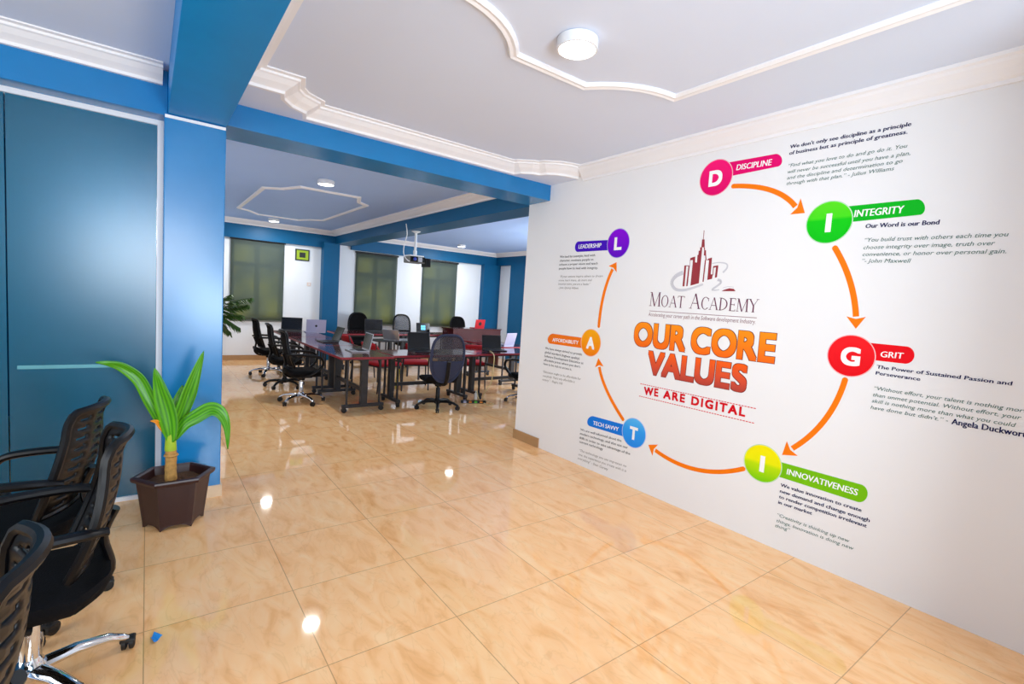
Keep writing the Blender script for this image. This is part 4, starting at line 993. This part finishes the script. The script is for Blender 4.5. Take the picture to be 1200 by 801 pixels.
# ================================================================ PROJECTOR
pj = thing('projector', 'black and grey projector hanging from the blue beam on a white pole', 'projector', (3.60, 7.67, 2.655))
bm = bmesh.new(); lathe(bm, [(0.075, 0), (0.075, -.008), (0.03, -.03), (0.022, -.032)], 18); link_mesh('mounting_plate', bm, M['white_pl'], pj, True)
bm = bmesh.new(); lathe(bm, [(0.021, -.03), (0.021, -.33)], 14); lathe(bm, [(0.030, -.32), (0.030, -.40)], 14); link_mesh('pole', bm, M['white_pl'], pj, True)
bm = bmesh.new(); box(bm, -0.15, 0.13, -0.14, 0.12, -0.53, -0.425, 0.012); bd = link_mesh('body', bm, M['grey_pl'], pj)
bm = bmesh.new(); box(bm, -0.145, 0.12, -0.148, -0.138, -0.515, -0.43, 0.004); link_mesh('connector_panel', bm, M['black'], bd)
bm = bmesh.new(); lathe(bm, [(0.026, 0), (0.028, .02), (0.02, .024)], 16, mat4=Matrix.Translation((-0.07, -0.145, -0.47)) @ Matrix.Rotation(PI / 2, 4, 'X')); link_mesh('blue_plug', bm, M['blue_pl'], bd, True)
bm = bmesh.new(); box(bm, -0.01, 0.06, -0.155, -0.145, -0.51, -0.435, 0.003); link_mesh('port_cover', bm, M['silver'], bd)
bm = bmesh.new(); box(bm, 0.13, 0.22, -0.16, 0.02, -0.58, -0.44, 0.008); link_mesh('side_unit', bm, M['black'], pj)
bm = bmesh.new(); box(bm, -0.15, 0.10, -0.14, 0.12, -0.425, -0.405, 0.004); link_mesh('bracket', bm, M['white_pl'], pj)
a = Vector((3.60, 7.67, 2.655))
pts = [at_y(476, 262, 7.52), at_y(477, 275, 7.55), at_y(474, 285, 7.6), at_y(473, 296, 7.62), at_y(476, 303, 7.55), at_y(480, 306, 7.525)]
pts[0].x = min(pts[0].x, XW - 0.012)
bm = bmesh.new(); tube(bm, smooth_path(pts, 5), 0.007, 8)
tag(link_mesh('projector_cable', bm, M['white_pl'], None, True), 'white cable looping down from the blue beam to the projector', 'cable')

# ================================================================ WALL ITEMS, FLOOR ITEMS
pf = thing('picture_frame', 'small square lime green picture in a dark frame on the rear wall', 'picture', (2.765, YB, 2.335))
bm = bmesh.new(); box(bm, -0.148, 0.148, -0.022, -0.001, -0.125, 0.125, 0.004)
link_mesh('frame', bm, M['dark_print'], pf)
bm = bmesh.new(); box(bm, -0.122, 0.122, -0.025, -0.021, -0.10, 0.10); link_mesh('mount', bm, M['lime'], pf)
bm = bmesh.new(); box(bm, -0.062, 0.062, -0.027, -0.024, -0.055, 0.055); link_mesh('print', bm, M['dark_print'], pf)
sw = thing('light_switch', 'small white light switch on the rear wall below the green picture', 'switch', (2.925, YB, 1.70))
bm = bmesh.new(); box(bm, -.042, .042, -.012, -.001, -.042, .042, .004); link_mesh('plate', bm, mat('switch_cream', rgb(232, 214, 204), .4), sw)
bm = bmesh.new(); box(bm, -.012, .012, -.018, -.011, -.02, .02, .002); link_mesh('rocker', bm, M['white_pl'], sw)

# power strip + charger + cable
s0, s1 = at_z(538, 471), at_z(567, 471.5); d = s1 - s0
ps = thing('power_strip', 'black power strip with coloured sockets on the floor under the front tables', 'power strip', (s0 + d / 2 + Vector((0, -0.05, 0))), math.atan2(d.y, d.x))
Lp = d.length
bm = bmesh.new(); box(bm, -Lp / 2, Lp / 2, -.03, .03, 0, .04, .006); link_mesh('body', bm, M['black'], ps)
for k in range(4):
    bm = bmesh.new(); x = -Lp / 2 + Lp * (k + .7) / 4.6; box(bm, x - .022, x + .022, -.034, -.029, .010, .030, .002); box(bm, x - .018, x + .018, -.018, .018, .039, .043, .001); link_mesh('socket', bm, [M['lavender'], M['orange_led'], M['green_led'], M['orange_led']][k], ps)
ch = at_z(557.2, 468); 
wc = thing('power_adapter', 'white charger block standing at the right end of the black power strip', 'charger', (ch.x, ch.y, 0))
bm = bmesh.new(); box(bm, -.022, .022, -.022, .022, 0.0, .105, .008); link_mesh('body', bm, M['white_pl'], wc, True)
bm = bmesh.new(); tube(bm, [(0, 0, .104), (0, 0, .135), (.01, 0, .145)], .006, 8); link_mesh('strain_relief', bm, M['white_pl'], wc, True)
pts = [at_z(571, 410.5, ZT + .008), at_z(575, 411.5, ZT + .006), at_y(579, 417, 6.16), at_y(578, 432, 6.16), at_y(575.5, 448, 6.18), at_y(569, 458, 6.24), at_z(565.5, 464.5, .012), at_z(570, 470, .010), at_z(578, 473, .010), at_z(572, 474.5, .010), at_z(564, 470, .010), at_z(561, 467, .03)]
pts.append(Vector((ch.x + .012, ch.y, .145)))
bm = bmesh.new(); tube(bm, smooth_path(pts, 6), 0.007, 8)
tag(link_mesh('charger_cable', bm, M['cable'], None, True), 'cream cable hanging from the front table down to the white charger', 'cable')
bm = bmesh.new(); obox(bm, Matrix.Translation((2.925, 6.62, 0.36)) @ Matrix.Rotation(0.03, 4, 'Y'), 0.04, 0.02, 0.30, 0.004)
tag(link_mesh('yellow_strap', bm, M['yellow']), 'narrow yellow strap hanging at the front table leg', 'strap')
bp = at_z(183, 749.5)
bm = bmesh.new()
sheet(bm, lambda u, v: ((u - .5) * .042 * (1 - .5 * v), (v - .5) * .04 + .012 * u, 0.003 + .010 * math.sin(3 * u + 2) ** 2 + .008 * v * u), 5, 4)
o = solid(link_mesh('paper_scrap', bm, M['paper_blue']), 0.0012, 1); o.location = (bp.x, bp.y, 0.0); o.rotation_euler = (0, 0, 0.5)
tag(o, 'tiny crumpled blue paper scrap on the tile floor near the chairs', 'paper scrap')

# ================================================================ POTTED DRACAENA
PC = Vector((0.148, 3.745, 0)); pr_ = math.radians(2)
pp = thing('potted_dracaena', 'young broad-leaved plant in a brown hexagonal plastic pot by the pillar', 'potted plant', PC)
def hexr(r, z, k6=6, rot=pr_): return [Vector((r * math.cos(rot + k * PI / 3), r * 0.93 * math.sin(rot + k * PI / 3), z)) for k in range(k6)]
bm = bmesh.new()
sub_n = 6
def hexring(r, z, notch=0.0, rib=0.0):
    out = []
    H_ = hexr(r, z)
    for k in range(6):
        a, b = H_[k], H_[(k + 1) % 6]
        for s in range(sub_n):
            t = s / sub_n; p = a.lerp(b, t)
            lift = notch * (math.sin(PI * t) ** 0.7 if 0 < t < 1 else 0)
            inw = 1 - rib * (1 if 0 < s < sub_n else 0)
            out.append(bm.verts.new((p.x * inw, p.y * inw, p.z + lift)))
    return out
rings = [hexring(.150, 0.03, 0), hexring(.150, 0.0, 0.028), hexring(.164, 0.0, 0.028), hexring(.166, 0.03, 0, .012), hexring(.198, .285, 0, .012), hexring(.200, .298), hexring(.224, .300), hexring(.229, .316), hexring(.226, .326), hexring(.203, .330), hexring(.196, .318), hexring(.188, .27)]
for i in range(len(rings) - 1):
    n = len(rings[0])
    for k in range(n): bm.faces.new((rings[i][k], rings[i][(k + 1) % n], rings[i + 1][(k + 1) % n], rings[i + 1][k]))
bm.faces.new(rings[0][::-1])
pot = link_mesh('pot', bm, M['pot'], pp)
bm = bmesh.new(); sheet(bm, lambda u, v: (0.186 * v * math.cos(2 * PI * u) * (0.93 + .07 * math.cos(12 * PI * u)), 0.17 * v * math.sin(2 * PI * u) * (0.93 + .07 * math.cos(12 * PI * u)), 0.272 + .012 * (1 - v) + random.uniform(-.004, .005)), 36, 8); link_mesh('soil', bm, M['soil'], pp, True)
def L3(px, py, dy=0.0): return at_y(px, py, PC.y + dy) - PC
bm = bmesh.new(); tr = [L3(201, 570), L3(200, 552), L3(200.5, 535), L3(200, 524)]
tube(bm, smooth_path(tr, 5), [.036 - .0012 * (k % 3) - .0004 * k for k in range(16)], 12); lathe(bm, [(.034, -.008), (.041, 0), (.036, .010)], 12, tuple(L3(200.5, 533))); link_mesh('stem', bm, M['trunk'], pp, True)
bm = bmesh.new(); tube(bm, smooth_path([L3(200, 527), L3(200, 515), L3(201, 500), L3(202, 488)], 4), [.034, .034, .033, .032, .031, .030, .028, .026, .024, .021, .018, .014, .010], 10); link_mesh('leaf_sheath', bm, M['stem_green'], pp, True)
def leaf(path, hw, label=None, m=None, fold=0.35, tilt=0.0, base_w=0.25):
    hw *= 0.72; S = smooth_path(path, 6); n = len(S); bm = bmesh.new(); lay = bm.loops.layers.uv.verify()
    view = (EYE - PC - S[n // 2]).normalized(); rows = []
    for i, p in enumerate(S):
        t = (S[min(i + 1, n - 1)] - S[max(i - 1, 0)]).normalized()
        side = t.cross(view); side.normalize(); nn = side.cross(t).normalized()
        side = (side * math.cos(tilt) + nn * math.sin(tilt)).normalized(); nn = side.cross(t).normalized()
        f = i / (n - 1); prof = base_w * (1 - f) ** 3 + (math.sin(PI * f ** 0.85) ** 0.9 if 0 < f < 1 else 0)
        w = hw * min(1, prof) + 0.0008
        rows.append([bm.verts.new(p + side * w * s - nn * fold * w * (1 - abs(s)) * 0.8 + nn * 0.004 * math.sin(9 * f + 3 * s)) for s in (-1, -.6, -.25, 0, .25, .6, 1)])
    for i in range(n - 1):
        for j in range(6):
            f = bm.faces.new((rows[i][j], rows[i][j + 1], rows[i + 1][j + 1], rows[i + 1][j]))
            for l, (a, b) in zip(f.loops, ((i, j), (i, j + 1), (i + 1, j + 1), (i + 1, j))): l[lay].uv = (b / 6, a / (n - 1))
    o = solid(link_mesh('leaf', bm, m or M['leaf'], pp, True), 0.002)
    if label: o['label'] = label
    return o
leaf([L3(197, 512, .02), L3(186, 490, .02), L3(175, 468, .03), L3(163, 445, .04), L3(145, 431, .04), L3(128, 426, .03), L3(112, 424.5, .02)], 0.050, 'long narrow leaf bending left', tilt=.35)
leaf([L3(204, 490, .06), L3(209, 472, .08), L3(214, 451, .10)], 0.050, tilt=.3)
leaf([L3(204, 505, .03), L3(215, 478, .02), L3(226, 448, .01), L3(239, 411, 0)], 0.062, tilt=-.35)
leaf([L3(204, 515, -.02), L3(216, 497, -.03), L3(231, 487, -.05), L3(247, 479, -.07), L3(259, 484, -.09), L3(266, 500, -.10), L3(267, 526, -.10)], 0.062, 'broad leaf drooping to the right', tilt=.25)
leaf([L3(201, 518, -.03), L3(197, 490, -.04), L3(189, 461, -.05), L3(181, 431, -.06)], 0.070, tilt=.2)
leaf([L3(195, 508, -.01), L3(189, 500, -.02), L3(184, 494, -.03), L3(176, 493, -.03)], 0.020, 'small withered orange leaf', M['dead_leaf'])

# ================================================================ PALM BEHIND THE PILLAR
pm = thing('potted_palm', 'dark green feathery palm peeking out behind the blue pillar', 'potted plant', (0.80, 10.0, 0))
bm = bmesh.new(); lathe(bm, [(.14, 0), (.19, .32), (.21, .33), (.21, .36), (.185, .36), (.175, .32)], 20); link_mesh('pot', bm, M['pot'], pm, True)
bm = bmesh.new(); lathe(bm, [(.05, .31), (.178, .325)], 20); link_mesh('soil', bm, M['soil'], pm, True)
bm = bmesh.new(); tube(bm, smooth_path([(0, 0, .3), (.01, 0, .6), (0, .01, .95)], 5), .035, 10); link_mesh('trunk', bm, M['palm2'], pm, True)
def frond(tip, bend, seed, droop=1.0):
    random.seed(seed)
    b = Vector((0, 0.01, .93)); tip = Vector(tip); midp = (b + tip) / 2 + Vector((0, 0, bend))
    S = smooth_path([b, midp, tip], 9); bm = bmesh.new(); tube(bm, S, [.008 * (1 - .7 * k / len(S)) for k in range(len(S))], 6)
    n = len(S)
    for i in range(3, n):
        t = (S[min(i + 1, n - 1)] - S[i - 1]).normalized(); f = i / (n - 1)
        for sg in (-1, 1):
            sd = t.cross(Vector((0, 0, 1))).normalized() * sg
            ln = .22 * math.sin(PI * (0.15 + .8 * f)) + .05
            d = (t * 0.7 + sd * 0.8 + Vector((0, 0, -.35 * droop + random.uniform(-.1, .1)))).normalized()
            p0 = S[i]; p1 = p0 + d * ln * .5; p2 = p0 + d * ln + Vector((0, 0, -.05 * droop))
            wv = d.cross(Vector((0, 0, 1))).normalized() * .022; up_ = Vector((0, 0, .004))
            v = [bm.verts.new(q) for q in (p0 - wv * .4, p0 + wv * .4, p1 + wv + up_, p2, p1 - wv + up_)]
            bm.faces.new(v)
    solid(link_mesh('frond', bm, M['palm'], pm), 0.002)
C0 = Vector((0.80, 10.0, 0))
for k, (px, py, be) in enumerate(((294, 349, .10), (289, 357, .06), (283, 369, .05), (279, 383, .10), (270, 345, .08), (268, 388, .10), (240, 335, .1), (215, 350, .1), (225, 380, .1))):
    frond(at_y(px, py, 9.9 + .12 * (k % 3)) - C0, be, k)
